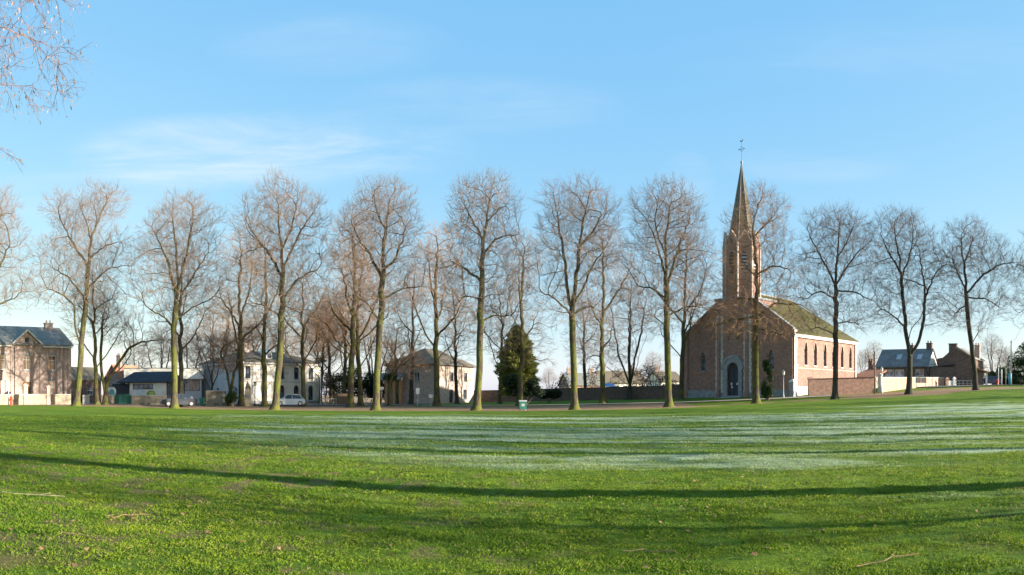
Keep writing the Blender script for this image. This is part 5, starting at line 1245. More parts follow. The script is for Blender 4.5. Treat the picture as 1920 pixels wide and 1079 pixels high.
MB().tube((0, 0, -.2), (0, 0, Ht), .13, .09, 10).build('shaft', M['wood_brown'], r, True); MB().lathe([(.26, 0), (.26, 2.0), (.2, 2.05)], c=(-.3, -.05, 0)).build('blue_sleeve', M['blue_paint'], r, True)
MB().tube((-.12, 0, 0), (-.12, 0, Ht * .75), .05).build('conduit', M['white_paint'], r)
x, y = at(1640, 96.5); z = Hf(x, y); r = thing('utility_pole', 'slim wooden pole with crooked brace at the shaded wall end', 'pole', (x, y, z)); Ht = zat(660, 96.5) - z
MB().tube((0, 0, -.2), (0, 0, Ht), .1, .07, 8).build('shaft', M['wood_brown'], r, True); MB().tube((0, 0, Ht * .45), (.55, 0, Ht * .18), .05).build('brace', M['concrete'], r)

# --- green litter bin
def bin_():
    x, y = at(980, 75); z = Hf(x, y); r = thing('litter_bin', 'square green litter bin on two legs at the edge of the grass', 'bin', (x, y, z), .15)
    b_ = MB().box(-.36, .36, -.25, -.22, .15, 1.0).box(-.36, .36, .22, .25, .15, 1.0).box(-.36, -.33, -.219, .219, .15, 1.0).box(.33, .36, -.219, .219, .15, 1.0).box(-.33, .33, -.219, .219, .15, .18)
    b_.build('body', M['green_paint'], r)
    MB().box(-.40, .40, -.29, -.252, .92, 1.06).box(-.40, .40, .252, .29, .92, 1.06).box(-.40, -.362, -.25, .25, .92, 1.06).box(.362, .40, -.25, .25, .92, 1.06).build('rim', M['steel'], r)
    for u in (-.28, .28): MB().box(u - .04, u + .04, -.05, .05, -.1, .149).build('leg', M['steel'], r)
    MB().box(-.16, .16, -.256, -.252, .45, .7).build('badge', M['concrete'], r)
bin_()
x, y = at(379, 97); z = Hf(x, y); r = thing('wheeled_bin', 'green wheeled bin left of the tall tan stone wall', 'bin', (x, y, z), .1)
MB().prismz([(-.24, -.26), (.24, -.26), (.24, .26), (-.24, .26)], .08, .95, s=1.2).build('body', M['green_paint'], r)
MB().box(-.32, .32, -.36, .34, .953, 1.03).build('lid', M['green_paint'], r); MB().tube((-.28, .3, .1), (.28, .3, .1), .1).build('wheel', M['rubber'], r)

# --- cars
def car(px, d, rz, paint, label, length=4.2, hatch=True, flip=1):
    x, y = at(px, d); z = Hf(x, y) + .09; r = thing('parked_car', label, 'car', (x, y, z), rz, 'cars parked beyond the trees'); l = length / 2; w = .84
    prof = [(-l, .35), (-l, .62), (-l * .97, .80), (-l * .55, .93), (l * .90, .93), (l * .985, .8), (l, .55), (l * .98, .3), (l * .84, .2), (-l * .9, .2)]
    n = len(prof); vs = []
    for yy, sc in ((-w, 1), (-w * .86, 1.0), (w * .86, 1.0), (w, 1)):
        k = 1 if abs(yy) < w else .965
        vs += [(px_ * k, yy, .2 + (pz - .2) * (1.0 if abs(yy) < w else .96)) for px_, pz in prof]
    fs = [tuple(range(n)), tuple(range(4 * n - 1, 3 * n - 1, -1))]
    for s_ in range(3): fs += [(s_ * n + i, (s_ + 1) * n + i, (s_ + 1) * n + (i + 1) % n, s_ * n + (i + 1) % n) for i in range(n)]
    body = MB().add(vs, fs).build('body', paint, r, False)
    cab = [(-l * .48, .925), (-l * .18, 1.40), (l * .10, 1.47), (l * .62, 1.42), (l * .86, .925)] if hatch else [(-l * .45, .925), (-l * .12, 1.38), (l * .3, 1.4), (l * .62, .925)]
    m = len(cab); vs = [(a, -w * .93 if zz < 1 else -w * .76, zz) for a, zz in cab] + [(a, w * .93 if zz < 1 else w * .76, zz) for a, zz in cab]
    gl = MB().add(vs, [tuple(range(m)), tuple(range(2 * m - 1, m - 1, -1))] + [(i, i + m, i + 1 + m, i + 1) for i in range(m - 1)]).build('cabin_glass', M['glass'], r)
    rt = [c_ for c_ in cab if c_[1] > 1]; k = len(rt)
    vs = [(a, s_ * w * .78, zz + dz) for dz in (.004, .05) for s_ in (-1, 1) for a, zz in rt]
    fs = [(i, i + 1, i + 1 + k, i + k) for i in range(k - 1)] + [(2 * k + i, 3 * k + i, 3 * k + i + 1, 2 * k + i + 1) for i in range(k - 1)] + [(i, 2 * k + i, 2 * k + i + 1, i + 1) for i in range(k - 1)] + [(k + i, k + i + 1, 3 * k + i + 1, 3 * k + i) for i in range(k - 1)] + [(0, k, 3 * k, 2 * k), (k - 1, 3 * k - 1, 4 * k - 1, 2 * k - 1)][:1]
    MB().add(vs, fs).build('roof_panel', paint, r)
    pm = MB()
    for s_ in (-1, 1):
        ys = lambda zz: s_ * (w * .95 if zz < 1 else w * .785)
        for (a, b_) in ((cab[0], cab[1]), (cab[-1], cab[-2]), ((l * .15, .925), (l * .13, 1.44))):
            pm.tube((a[0], ys(a[1]), a[1]), (b_[0], ys(b_[1]), b_[1]), .035, .035, 6)
    pm.build('window_pillar', paint, r)
    for sx_ in (-.62, .66):
        for sy in (-1, 1):
            cx = sx_ * l; wy = sy * (w - .08)
            ty = MB().tube((cx, wy - .1, .32), (cx, wy + .1, .32), .32, .32, 20).build('wheel', M['rubber'], r)
            MB().tube((cx, wy + sy * .101, .32), (cx, wy + sy * .115, .32), .21, .19, 14).build('rim', M['rim'], ty)
            ar = MB(); arc = [(cx + .37 * math.cos(a), .32 + .37 * math.sin(a)) for a in [math.pi * k / 10 for k in range(11)]]
            ar.prism(arc, sy * w * .97 - .01, sy * w * .97 + .015); ar.build('wheel_arch', M['dark_paint'], r)
    for sy in (-1, 1):
        MB().box(-l - .01, -l * .93, sy * w * .55 - .15, sy * w * .55 + .15, .6, .73).build('headlight', M['lamp_glass'], r)
        MB().box(l * .95, l + .01, sy * w * .72 - .1, sy * w * .72 + .1, .62, .85).build('tail_light', M['lamp_red'], r)
        MB().box(-l * .38, -l * .28, sy * (w + .08) - .07, sy * (w + .08) + .07, .93, 1.05).build('mirror', paint, r)
    MB().box(l + .001, l + .02, -.26, .26, .5, .61).build('number_plate', M['white_paint'], r)
car(335, 89.5, -(335 - 960) / F + .12, M['car_grey'], 'dark grey hatchback parked behind the twin stemmed linden', 4.3)
car(543, 97, -(543 - 960) / F + .05, M['car_white'], 'white hatchback parked in front of the villa', 4.0)
car(1855, 127, -(1855 - 960) / F + .1, M['car_blue'], 'dark blue car parked beyond the road beside the leaning linden', 4.1)

# --- far houses in the centre
def simple_house(name, label, a, b_, D, ze_py, zr_py, wall, roof, wins=3, along='x', ch=1, group='houses far behind the cemetery wall'):
    d_ = math.hypot(*a); Lh, rzh = frame_of(a, b_); z0 = Hf(*a); r = thing(name, label, 'house', (*a, z0), rzh, group); ze = zat(ze_py, d_) - z0; zr = zat(zr_py, d_ + 3) - z0
    hl = [(Lh * (k + .5) / wins - .5, Lh * (k + .5) / wins + .5, ze - 1.9, ze - .6) for k in range(wins)]
    mb = MB(); wall_face(mb, rowM(Lh, 'front'), Lh, 0, ze, hl, .3); mb.box(0, .3, .31, D, 0, ze).box(Lh - .3, Lh, .31, D, 0, ze).box(.3, Lh - .3, D - .3, D, 0, ze)
    if along == 'x':
        for f in ('left', 'right'): mb.prism([(0, ze), (D, ze), (D / 2, zr)], 0, .3, rowM(Lh, f, D))
    else:
        for yy in (0, D - .3): mb.prism([(0, ze), (Lh, ze), (Lh / 2, zr)], yy, yy + .3)
    mb.build('wall', wall, r); gable_roof(0, Lh, 0, D, ze, zr, along).build('roof', roof, r)
    for h in hl: window(r, rowM(Lh, 'front'), h, M['white_paint'], M['glass'], (1, 0), M['stone_grey'])
    for k in range(ch): chimney(r, Lh * (.15 + .7 * k) if along == 'x' else Lh / 2, D / 2 if along == 'x' else D * .3, zr - .8, zr + .9, .45)
    return r
simple_house('far_house', 'far brick house with grey roof right of the three stemmed linden', at(1068, 150), at(1128, 152), 8, 722, 701, M['brick_wall'], M['slate'], 4, ch=2)
simple_house('far_house', 'far yellowish house with brown roof behind the multi stemmed tree', at(1132, 156), at(1212, 160), 8, 718, 697, M['plaster_white'], M['roof_brown'], 5, ch=2)
simple_house('far_house', 'tiny far house seen left of the three stemmed linden', at(1050, 170), at(1066, 170), 6, 730, 716, M['plaster_grey'], M['slate'], 2, ch=1)
simple_house('far_house', 'far pale yellow house left of the church corner', at(1240, 150), at(1280, 152), 8, 715, 698, M['plaster_white'], M['roof_brown'], 3, ch=1)
x, y = at(1140, 122); r = thing('market_tent', 'small blue tent top showing over the cemetery wall', 'tent', (x, y, Hf(x, y)), .2)
MB().prismz([(-1.3, -1.3), (1.3, -1.3), (1.3, 1.3), (-1.3, 1.3)], 1.9, 2.5, s=.12).build('canopy', M['tarp_blue'], r)
for u in (-1.2, 1.2):
    for v in (-1.2, 1.2): MB().tube((u, v, 0), (u, v, 1.9), .03).build('pole', M['steel'], r)

# --- cemetery walls
W_ = at(1282.6, 106.4)
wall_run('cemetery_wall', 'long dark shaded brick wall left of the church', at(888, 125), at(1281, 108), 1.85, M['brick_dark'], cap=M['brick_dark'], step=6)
wall_run('cemetery_wall', 'shaded brick wall between church and slate roofed house', at(1516, 96.5), at(1641, 99.5), 2.1, M['brick_wall'], cap=M['brick_dark'], z0=zat(712, 96.5), z1=zat(708.5, 99.5), pillars=((.35, .35, 2.15, M['brick_wall']),))
wall_run('cemetery_wall', 'sunlit pink brick wall with white end pillar below the slate roofed house', at(1651, 99.8), at(1787, 129), 2.0, M['brick_wall'], cap=M['stone_white'], z0=zat(709, 99.8), z1=zat(709, 129), pillars=((.15, .22, 2.25, M['stone_white']),))
r = wall_run('garden_gate', 'small white gate beside a brick pillar at the end of the sunlit wall', at(1774, 121), at(1793, 122), .9, M['white_paint'], th=.06, cat='gate', pillars=((.2, .25, 1.1, M['brick_wall']), (1.55, .2, 1.15, M['white_paint'])))

# --- right hand houses
A_, B_ = at(1643, 130.5), at(1738, 127.5); L, rz = frame_of(A_, B_); z0 = Hf(*B_) - .6
rh = thing('slate_roofed_house', 'low dark brick house with long blue grey slate roof behind the sunlit wall', 'house', (*A_, z0), rz)
ze = zat(687.5, 128.5) - z0; zr = zat(656, 131) - z0; D = 7.0
def uo(A, rz, p):
    th = (p - 960) / F; dx, dy = math.cos(rz), math.sin(rz); return (A[1] * math.tan(th) - A[0]) / (dx - dy * math.tan(th))
hl = [(uo(A_, rz, p) - w, uo(A_, rz, p) + w, ze - 1.7, ze - .45) for p, w in ((1667, .9), (1686, .9), (1724, .8))]
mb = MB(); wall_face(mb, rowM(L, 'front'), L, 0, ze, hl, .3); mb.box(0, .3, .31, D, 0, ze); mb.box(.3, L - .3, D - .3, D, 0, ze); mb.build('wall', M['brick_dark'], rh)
mb = MB().box(L - .3, L, .31, D, 0, ze); mb.prism([(0, ze), (D, ze), (D / 2, zr)], 0, .3, rowM(L, 'right')); mb.prism([(0, ze), (D, ze), (D / 2, zr)], 0, .3, rowM(L, 'left', D)); mb.build('gable_wall', M['plaster_white'], rh)
rf = gable_roof(0, L, 0, D, ze, zr, 'x', over=.2).build('roof', M['slate_blue'], rh)
for h in hl: window(rh, rowM(L, 'front'), h, M['white_paint'], M['glass_curtain'], (1, 0), M['stone_grey'], fw=.1)
for p in (1680, 1719):
    u = uo(A_, rz, p); v = 1.75; zz = ze + (zr - ze) * v / (D / 2) + .19; sl = (zr - ze) / (D / 2)
    f = MB().add([(u - .45, v - .5, zz - .5 * sl), (u + .45, v - .5, zz - .5 * sl), (u + .45, v + .5, zz + .5 * sl), (u - .45, v + .5, zz + .5 * sl), (u - .45, v - .5, zz - .5 * sl + .08), (u + .45, v - .5, zz - .5 * sl + .08), (u + .45, v + .5, zz + .5 * sl + .08), (u - .45, v + .5, zz + .5 * sl + .08)],
                  [(0, 3, 2, 1), (4, 5, 6, 7), (0, 1, 5, 4), (1, 2, 6, 5), (2, 3, 7, 6), (3, 0, 4, 7)]).build('skylight', M['steel'], rf)
chimney(rh, uo(A_, rz, 1696), D / 2, zr - .4, zr + .7, .5, M['brick_dark']); chimney(rh, L - .6, D / 2, zr - .4, zr + 1.0, .5, M['brick_dark'])
# connecting low shed
A_, B_ = at(1741, 128), at(1760, 124); L, rz = frame_of(A_, B_); z0 = Hf(*A_) - .3
cs = thing('low_annex', 'low dark annex between the slate roofed and gabled houses', 'shed', (*A_, z0), rz); ht = zat(689, 126) - z0
MB().box(0, L, 0, 4, 0, ht).build('wall', M['brick_dark'], cs); MB().add([(-.1, -.2, ht), (L + .1, -.2, ht), (L + .1, 4.2, ht + .5), (-.1, 4.2, ht + .5), (-.1, -.2, ht + .12), (L + .1, -.2, ht + .12), (L + .1, 4.2, ht + .62), (-.1, 4.2, ht + .62)], [(0, 3, 2, 1), (4, 5, 6, 7), (0, 1, 5, 4), (1, 2, 6, 5), (2, 3, 7, 6), (3, 0, 4, 7)]).build('roof', M['slate_dark'], cs)
# overhead cable
ca = [Vector((*at(1700, 118), zat(668, 118))), Vector((*at(1826, 121), zat(664, 121)))]; mb = MB()
for k in range(12):
    q0, q1 = [ca[0].lerp(ca[1], j / 12) - Vector((0, 0, 1.6 * (1 - (j / 6 - 1) ** 2))) for j in (k, k + 1)]; mb.tube(q0, q1, .022, n=4)
tag(mb.build('overhead_cable', M['iron']), 'thin sagging cable strung before the dark brick gable house', 'cable', kind='thing')
# gabled brick house: gable end faces left in shade
A_, B_ = at(1757, 126), at(1823, 124.5); L, rz = frame_of(A_, B_); z0 = Hf(*B_) - .5
bh = thing('gabled_brick_house', 'dark brick gable end house with tall chimney stack near the road', 'house', (*A_, z0), rz)
za = zat(683, 126) - z0; zb_ = zat(672, 124.5) - z0; zt_ = zat(652, 125) - z0; um = uo(A_, rz, 1790); D = 9.0
mb = MB().prism([(0, 0), (L, 0), (L, zb_), (um, zt_), (1.2, za + 1.1), (.0, za + .9), (.0, za)], 0, .35).box(L - .35, L, .36, D, 0, zb_ - .1).box(0, .35, .36, D, 0, za - .1)
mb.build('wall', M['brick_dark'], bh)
rf = MB().add([(um, -.12, zt_), (L + .3, -.12, zb_ - .12), (L + .3, D, zb_ - .12), (um, D, zt_), (um, -.12, zt_ + .18), (L + .3, -.12, zb_ + .06), (L + .3, D, zb_ + .06), (um, D, zt_ + .18)], [(0, 3, 2, 1), (4, 5, 6, 7), (0, 1, 5, 4), (1, 2, 6, 5), (2, 3, 7, 6), (3, 0, 4, 7)])
rf.add([(-.2, .36, za), (um - .01, .36, zt_), (um - .01, D, zt_), (-.2, D, za), (-.2, .36, za + .16), (um - .01, .36, zt_ + .17), (um - .01, D, zt_ + .17), (-.2, D, za + .16)], [(0, 3, 2, 1), (4, 5, 6, 7), (0, 1, 5, 4), (1, 2, 6, 5), (2, 3, 7, 6), (3, 0, 4, 7)])
rf.build('roof', M['slate'], bh)
MB().box(um - 1.0, um + .35, -.05, .6, zt_ - .9, zt_ + .55).box(um - 1.08, um + .43, -.12, .67, zt_ + .552, zt_ + .7).build('chimney', M['brick_dark'], bh)
MB().prism([(um + .35, zt_ + .0), (um + .35, zt_ + .22), (L + .32, zb_ + .14), (L + .32, zb_ - .08)], -.2, -.122).build('verge_board', M['brick_wall'], bh)
chimney(bh, L * .98, 4.5, zb_, zt_ + .5, .45, M['brick_wall'])
# side dormer house & lean-to
A_, B_ = at(1824, 124), at(1851, 125); L, rz = frame_of(A_, B_); z0 = Hf(*A_) - .2
lt = thing('lean_to_porch', 'lean to porch with red sloping roof right of the gable house', 'porch', (*A_, z0), rz)
zl, zh_ = zat(699, 127) - z0, zat(690, 124) - z0
MB().prism([(0, 0), (L * .75, 0), (L * .75, zl + .2), (0, zh_)], .2, .5).build('wall', M['brick_dark'], lt)
MB().prism([(-.1, zh_ + .01), (L + .2, zl - .1), (L + .2, zl + .08), (-.1, zh_ + .19)], -.3, 3.0).build('roof', M['roof_red'], lt); MB().box(L - .25, L, -.1, .15, 0, zl - .11).build('pillar', M['plaster_white'], lt)
simple_house('far_house', 'small house with slate dormer roof behind the lean to porch', at(1826, 136), at(1848, 138), 7, 688, 668, M['plaster_grey'], M['slate'], 2, ch=1, group='houses beside the right road')
# red tiled small building right behind the church
A_, B_ = at(1601, 118), at(1640, 116); L, rz = frame_of(A_, B_); z0 = Hf(*A_) - .4
rt_ = thing('sacristy', 'small annex with bright red tiled roof behind the church end', 'building', (*A_, z0), rz)
ze, zr = zat(708, 117) - z0, zat(690, 119) - z0
MB().box(0, L, 0, 4.5, 0, ze).build('wall', M['brick_pale'], rt_)
MB().add([(-.2, -.2, ze), (L + .2, -.2, ze - .2), (L - .5, 4.7, zr - .5), (.4, 4.7, zr), (-.2, -.2, ze + .15), (L + .2, -.2, ze - .05), (L - .5, 4.7, zr - .35), (.4, 4.7, zr + .15)], [(0, 3, 2, 1), (4, 5, 6, 7), (0, 1, 5, 4), (1, 2, 6, 5), (2, 3, 7, 6), (3, 0, 4, 7)]).build('roof', M['roof_red'], rt_)
chimney(rt_, .6, 4.2, zr - .3, zr + 1.0, .35, M['brick_dark'])

# ------------------------------------------------------------------ the church
K_ = at(1487, 97.0); rz = math.atan2(-.794, .607); Lc = 18.2
fx, fy = math.cos(rz), math.sin(rz)
Wc = (K_[0] - fx * Lc, K_[1] - fy * Lc); z0 = 1.0
ch = thing('brick_church', 'red brick village church with octagonal tower, slate spire and mossy roof', 'church', (*Wc, z0), rz)
D = 18.4; ze = 9.6 - z0; zr = 16.0 - z0; cxx = Lc / 2
# nave side wall (right) with seven pointed windows
sw = []
ys_ = []
for p in (1490.5, 1511, 1529, 1547, 1563, 1579, 1594.5):
    th = (p - 960) / F; dx, dy = -fy, fx
    ys_.append((K_[1] * math.tan(th) - K_[0]) / (dx - dy * math.tan(th)))
for u in ys_: sw.append((max(.35, u - .42), max(.35, u - .42) + .84, 4.6, 7.75, 1.1, True))
Mr = rowM(Lc, 'right', D)
nave = MB(); wall_face(nave, Mr, D, 0, ze, sw, .5); nave.box(0, .5, .5, D, 0, ze).box(.5, Lc - .5, D - .5, D, 0, ze); nave.build('nave_wall', M['brick_pale'] if False else M['brick_church'], ch)
for h in sw:
    w = window(ch, Mr, h, M['stone_grey'], M['glass'], (1, 3), M['stone_white'], d0=.25, fw=.06)
hood = MB()
for h in sw:
    pts = arch_pts(h[0] - .12, h[1] + .12, h[3] - 1.1, 1.28, 10, True); pin = arch_pts(h[0], h[1], h[3] - 1.1, 1.1, 10, True)
    for a, b_, c_, d_ in zip(pts, pts[1:], pin[1:], pin): hood.prism([a, b_, c_, d_], -.05, .1, Mr)
hood.build('window_hood', M['brick_pale'], ch)
MB().box(-.06, D, -.09, -.002, 0, 1.75, Mr).build('plinth', M['stone_white'], ch)
MB().box(0, D, -.07, -.002, 4.05, 4.2, Mr).build('string_course', M['brick_pale'], ch)
MB().box(-.02, D + .25, -.28, -.002, ze - .42, ze - .05, Mr).box(-.02, D + .25, -.36, -.28, ze - .2, ze - .02, Mr).build('cornice', M['stone_white'], ch)
# pilasters at both ends of side wall
MB().box(0, .7, -.22, -.093, 0, ze + .55, Mr).build('corner_pilaster', M['stone_white'], ch)
MB().box(D - .4, D, -.14, -.093, 0, ze - .44, Mr).box(D - .4, D, -.093, -.0021, 1.76, 4.04, Mr).build('corner_pilaster', M['brick_pale'], ch)
# roof: gable at the front, hip at the far end
yr = 14.6
rf = MB().add([(-.35, .45, ze - .05), (Lc + .35, .45, ze - .05), (Lc + .35, D + .35, ze - .05), (-.35, D + .35, ze - .05), (cxx, .45, zr - .1), (cxx, yr, zr - .1),
               (-.35, .45, ze + .12), (Lc + .35, .45, ze + .12), (Lc + .35, D + .35, ze + .12), (-.35, D + .35, ze + .12), (cxx, .45, zr), (cxx, yr, zr)],
              [(6, 10, 11, 9), (7, 8, 11, 10), (8, 9, 11), (0, 1, 7, 6), (1, 2, 8, 7), (2, 3, 9, 8), (3, 0, 6, 9), (0, 3, 2, 1), (6, 7, 10)])
rfo = rf.build('roof', M['roof_moss'], ch)
MB().tube((cxx, .5, zr + .02), (cxx, yr, zr + .02), .12, n=8).build('ridge', M['stone_grey'], rfo)
# facade
bay = 3.0
door_h = (cxx - .95, cxx + .95, .5, 5.0, .95)
fac = MB(); Mf = rowM(Lc, 'front')
sideholes = [(3.0, 3.8, 4.0, 6.6, .8, True), (Lc - 3.8, Lc - 3.0, 4.0, 6.6, .8, True)]
fac_l = MB(); wall_face(fac_l, Mf, cxx - bay, 0, ze, [sideholes[0]], .45)
M2 = Matrix.Translation((cxx + bay, 0, 0)); h2 = (sideholes[1][0] - cxx - bay, sideholes[1][1] - cxx - bay, 4.0, 6.6, .8, True)
wall_face(fac_l, M2, cxx - bay, 0, ze, [h2], .45)
sl = (zr - ze) / cxx
fac_l.prism([(0, ze), (cxx - bay, ze), (cxx - bay, ze + sl * (cxx - bay) + .6), (0, ze + .6)], 0, .45).prism([(Lc, ze), (cxx + bay, ze), (cxx + bay, ze + sl * (cxx - bay) + .6), (Lc, ze + .6)], 0, .45)
fac_l.build('facade_wall', M['brick_church'], ch)
for h in sideholes: window(ch, Mf, h, M['stone_grey'], M['glass'], (1, 2), M['stone_grey'], d0=.2)
cop = MB()
for s_ in (-1, 1):
    a = (cxx + s_ * bay, ze + sl * (cxx - bay) + .602); b_ = (cxx + s_ * (cxx + .1), ze + .55)
    cop.prism([a, b_, (b_[0], b_[1] + .2), (a[0], a[1] + .2)], -.12, .55)
cop.build('gable_coping', M['stone_grey'], ch)
MB().box(Lc - .75, Lc + .02, -.2, -.002, 0, ze + .9).box(-.02, .75, -.2, -.002, 0, ze + .9).build('corner_buttress', M['brick_church'], ch)
# central bay, carrying the tower
zb_ = 14.6 - z0; Mb_ = Matrix.Translation((cxx - bay, -.6, 0))
cb_ = MB(); wall_face(cb_, Mb_, 2 * bay, 0, zb_, [(door_h[0] - cxx + bay, door_h[1] - cxx + bay, .5, 5.0, .95), (bay - .95, bay - .45, 8.0, 10.6, .5, True), (bay + .45, bay + .95, 8.0, 10.6, .5, True)], .5)
cb_.box(cxx - bay, cxx - bay + .5, -.099, 5.4, 0, zb_).box(cxx + bay - .5, cxx + bay, -.099, 5.4, 0, zb_).box(cxx - bay + .5, cxx + bay - .5, 4.9, 5.4, 8, zb_)
cb_.build('tower_base', M['brick_church'], ch)
for s_ in (-.95, .45): window(ch, Mb_, (bay + s_, bay + s_ + .5, 8.0, 10.6, .5, True), M['stone_grey'], M['glass'], (0, 2), M['stone_grey'], d0=.2)
rng2 = random.Random(4)
for s_ in (-1, 1):
    for side in (0, 1):
        qn = MB()
        c_ = cxx + s_ * (bay - (.25 if side == 0 else 1.05)); z = .9; k = 0
        while z < zb_ - 2.4:
            hw_ = .26 if k % 2 == 0 else .19; qn.box(c_ - hw_, c_ + hw_, -.66, -.603, z, z + .42); z += .46; k += 1
        qn.build('quoins', M['stone_white'], ch)
    MB().box(cxx + s_ * (bay - .65) - .22, cxx + s_ * (bay - .65) + .22, -.95, -.662, 0, zb_ - 3.2).box(cxx + s_ * (bay - .65) - .26, cxx + s_ * (bay - .65) + .26, -1.0, -.664, 0, 1.3).build('buttress', M['brick_church'], ch)
MB().box(cxx - bay - .12, cxx + bay + .12, -.75, 5.5, zb_ + .002, zb_ + .28).build('base_cornice', M['stone_grey'], ch)
MB().box(0.76, cxx - bay - .002, -.12, -.002, 0, 1.25).box(cxx + bay + .002, Lc - .76, -.12, -.002, 0, 1.25).box(cxx - bay, door_h[0] - .6, -.70, -.602, 0, .85).box(door_h[1] + .6, cxx + bay, -.70, -.602, 0, .85).build('facade_plinth', M['stone_grey'], ch)
MB().box(.76, cxx - bay - .003, -.05, -.002, 3.5, 3.62).box(cxx + bay + .003, Lc - .76, -.05, -.002, 3.5, 3.62).build('string_course', M['roof_red'], ch)
# portal
po_ = MB(); u0, u1 = door_h[0] - bay * 0, door_h[1]
po_.box(u0 - .6, u0, -.85, -.602, 0, 4.05).box(u1, u1 + .6, -.85, -.602, 0, 4.05)
outer = arch_pts(u0 - .6, u1 + .6, 4.052, 1.6, 14); inner = arch_pts(u0, u1, 4.052, .95, 14)
for a, b_, c_, d_ in zip(outer, outer[1:], inner[1:], inner): po_.prism([a, b_, c_, d_], -.85, -.602)
outer2 = arch_pts(u0 - .85, u1 + .85, 4.1, 1.95, 14); 
for a, b_, c_, d_ in zip(outer2, outer2[1:], outer[1:], outer): po_.prism([a, b_, c_, d_], -.93, -.603)
po_.build('portal', M['stone_grey'], ch)
MB().box(u0 - .9, u1 + .9, -1.7, -.86, 0, .25).box(u0 - .7, u1 + .7, -1.3, -.861, .251, .48).build('step', M['stone_grey'], ch)
for s_ in (0, 1):
    a = u0 + .02 + s_ * .955; dm_ = MB(); dm_.box(a, a + .92, -.30, -.24, .5, 4.0)
    for zz in (.65, 1.75, 2.85): dm_.box(a + .1, a + .82, -.33, -.302, zz, zz + .95)
    dd_ = dm_.build('door', M['wood_dark'], ch)
    MB().box(a + (.84 if s_ == 0 else .04), a + (.88 if s_ == 0 else .08), -.37, -.332, 1.3, 1.5).build('handle', M['iron'], dd_)
    for k, (du, dz) in enumerate(((.32, 1.95), (.40, 1.52))[: 2 if s_ == 0 else 1]):
        MB().box(a + du, a + du + .22, -.345, -.334, dz, dz + .3).build('notice', M['paper'], dd_)
tm = MB().prism([(u0, 4.02)] + arch_pts(u0, u1, 4.05, .93, 12) + [(u1, 4.02)], -.3, -.25).build('tympanum', M['wood_dark'], ch)
MB().box(u1 + .8, u1 + 1.4, -.63, -.603, 2.35, 2.7).build('wall_plaque', M['stone_white'], ch)
# octagonal tower
s8 = 1.98; Rf = s8 * 1.2071; tcx, tcy = cxx - .35, 1.85
def octa(R_, rot=math.pi / 8): return [(tcx + R_ / math.cos(math.pi / 8) * math.cos(rot + k * math.pi / 4), tcy + R_ / math.cos(math.pi / 8) * math.sin(rot + k * math.pi / 4)) for k in range(8)]
ztw = zat(437, 103) - z0
tw = MB()
for k in range(8):
    a = -math.pi / 2 + k * math.pi / 4   # outward normal angle
    nx, ny = math.cos(a), math.sin(a); tx, ty = -ny, nx
    org = Vector((tcx + nx * Rf - tx * s8 / 2, tcy + ny * Rf - ty * s8 / 2, 0))
    Mk = Matrix(((tx, -nx, 0, org.x), (ty, -ny, 0, org.y), (0, 0, 1, 0), (0, 0, 0, 1)))
    hh = [(.55, s8 - .55, 18.2 - z0, 21.2 - z0, .6, True)]
    wall_face(tw, Mk, s8, zb_ + .283, ztw - 1.6, hh, .3)
    tw.prism([(0, ztw - 1.6), (s8, ztw - 1.6), (s8 / 2, ztw - .1)], 0, .3, Mk)
    lv = MB()
    for j in range(6):
        z = 18.35 - z0 + j * .46; lv.add([(.55, .02, z), (s8 - .55, .02, z), (s8 - .55, .26, z + .22), (.55, .26, z + .22), (.55, .02, z + .05), (s8 - .55, .02, z + .05), (s8 - .55, .26, z + .27), (.55, .26, z + .27)],
               [(0, 3, 2, 1), (4, 5, 6, 7), (0, 1, 5, 4), (1, 2, 6, 5), (2, 3, 7, 6), (3, 0, 4, 7)], Mk)
    lv.build('louvre', M['stone_white'] if k in (1, 2) else M['wood_brown'], ch)  # paler on the two sunlit faces: sunlight put into the louvre colour
    MB().box(.5, s8 - .5, .31, .34, 18.0 - z0, 21.3 - z0, Mk).build('louvre_backing', M['dark_paint'], ch)
    g_ = MB()
    for a_, b__ in (((0, ztw - 1.6), (s8 / 2, ztw - .1)), ((s8, ztw - 1.6), (s8 / 2, ztw - .1))):
        g_.prism([a_, b__, (b__[0], b__[1] + .24), (a_[0], a_[1] + .22)], -.09, .3, Mk)
    g_.build('gablet_coping', M['brick_pale'], ch)
    MB().prismz([(tcx + (nx * Rf + tx * s8 / 2) * 1.0 + dx_, tcy + (ny * Rf + ty * s8 / 2) * 1.0 + dy_) for dx_, dy_ in ((-.11, -.11), (.11, -.11), (.11, .11), (-.11, .11))], zb_ + .29, ztw - 1.62).build('tower_quoin', M['brick_pale'], ch)
    if k in (0, 2, 6, 1):
        ck = MB(); pts = [(s8 / 2 + .33 * math.cos(q_ * math.pi / 8), ztw - 1.35 + .33 * math.sin(q_ * math.pi / 8)) for q_ in range(16)]; ck.prism(pts, -.05, -.004, Mk); ck.build('clock_face', M['clock'], ch)
tw.build('tower', M['brick_church'], ch)
zt_ = zat(305, 103) - z0
spi = MB(); Rs = Rf * .80
ring = octa(Rf * .98); r2_ = octa(Rs); 
spi.prismz(octa(Rf * .76), ztw - 1.5, zt_, s=.03)
spi.build('spire', M['spire'], ch)
rb = MB()
b8 = octa(Rf * .77); 
for k in range(8): rb.tube((b8[k][0], b8[k][1], ztw - 1.45), (tcx + (b8[k][0] - tcx) * .035, tcy + (b8[k][1] - tcy) * .035, zt_), .05, .025, 5)
rb.build('spire_rib', M['stone_grey'], ch)
fi = MB().lathe([(.1, zt_ - .1), (.12, zt_ + .1), (.2, zt_ + .25), (.12, zt_ + .42), (.05, zt_ + .55)], c=(tcx, tcy, 0)).build('finial', M['stone_grey'], ch, True)
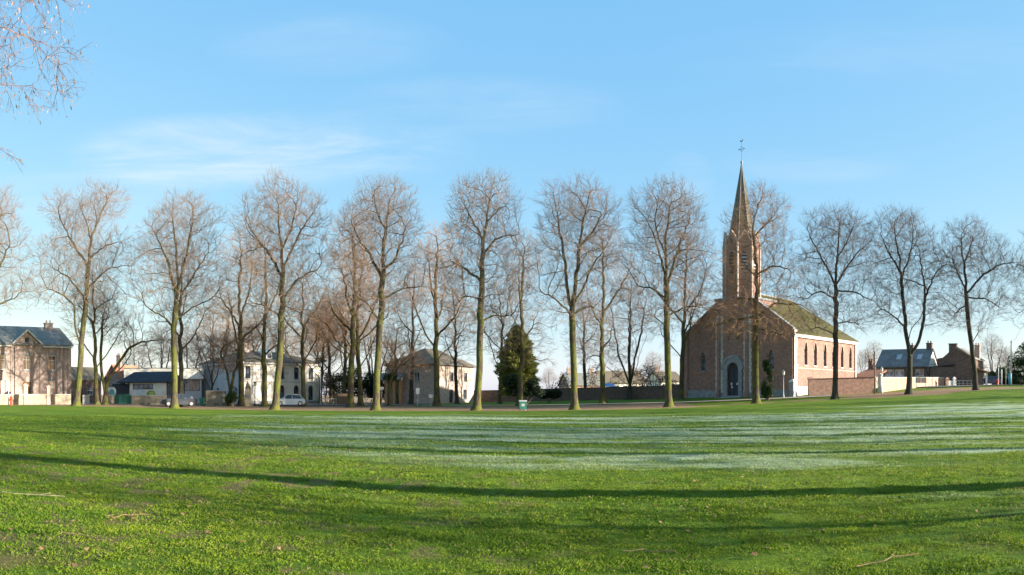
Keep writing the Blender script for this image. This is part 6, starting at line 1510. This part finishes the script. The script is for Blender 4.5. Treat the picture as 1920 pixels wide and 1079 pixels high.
zc = zt_ + .5; cr = MB().tube((tcx, tcy, zc), (tcx, tcy, zc + 2.7), .022, .018, 6)
cr.box(tcx - .6, tcx + .6, tcy - .03, tcy + .03, zc + 1.56, zc + 1.60).tube((tcx - .45, tcy, zc + 1.58), (tcx, tcy, zc + 1.95), .02, .02, 5).tube((tcx + .45, tcy, zc + 1.58), (tcx, tcy, zc + 1.95), .02, .02, 5).tube((tcx - .3, tcy, zc + 1.58), (tcx, tcy, zc + 1.25), .02, .02, 5).tube((tcx + .3, tcy, zc + 1.58), (tcx, tcy, zc + 1.25), .02, .02, 5)
cr.build('cross', M['iron'], ch)
MB().prism([(tcx + .62 * a_, zc + 2.62 + .62 * b_) for a_, b_ in ((-.42, .13), (-.30, .45), (-.18, .2), (.05, .15), (.2, .3), (.24, .53), (.32, .48), (.38, .35), (.28, .15), (.12, 0), (-.15, -.03))], tcy - .02, tcy + .02).build('weathercock', M['iron'], ch)
# church side gate pillar
x, y = at(1486, 95.2); r = thing('gate_pillar', 'dark stone gate pillar beside the bright church corner', 'pillar', (x, y, Hf(x, y)), rz)
MB().box(-.3, .3, -.3, .3, -.2, 1.9).build('shaft', M['stone_grey'], r); MB().box(-.38, .38, -.38, .38, 1.902, 2.02).prismz([(-.34, -.34), (.34, -.34), (.34, .34), (-.34, .34)], 2.022, 2.3, s=.4).build('cap', M['stone_white'], r)

# ------------------------------------------------------------------ sticks lying in the grass
for k, (px, py, ln_, a, lab) in enumerate(((60, 935, 1.1, .15, 'long pale straw stick lying in the worn grass at the left edge'), (160, 1018, .7, 2.9, 'thin dark twig lying in the grass at lower left'), (240, 975, .6, .9, 'short forked stick beside brown leaves at left'),
        (1215, 1040, .5, 2.8, 'bent dark twig in the foreground grass right of centre'), (1665, 1056, .8, .2, 'long brown twig lying among leaves at lower right'))):
    d = EYE * F / (py - HZ); x, y = at(px, d); z = float(ground_z(np.array([x]), np.array([y]))[0])
    r = thing('fallen_stick', lab, 'stick', (x, y, z + .035), a, 'sticks lying in the grass'); rr = random.Random(k)
    pts = [(-ln_ / 2 + ln_ * i / 5, rr.uniform(-.04, .04), rr.uniform(0, .025)) for i in range(6)]; mb = MB()
    for a_, b_ in zip(pts, pts[1:]): mb.tube(a_, b_, .006, .004, 6)
    mb.build('stem', M['wood_brown'] if k else M['stone_tan'], r)
    fk = MB(); fk.tube(pts[3], (pts[3][0] + ln_ * .15, .12, .04), .004, .002, 5); fk.build('side_shoot', M['wood_brown'] if k else M['stone_tan'], r)
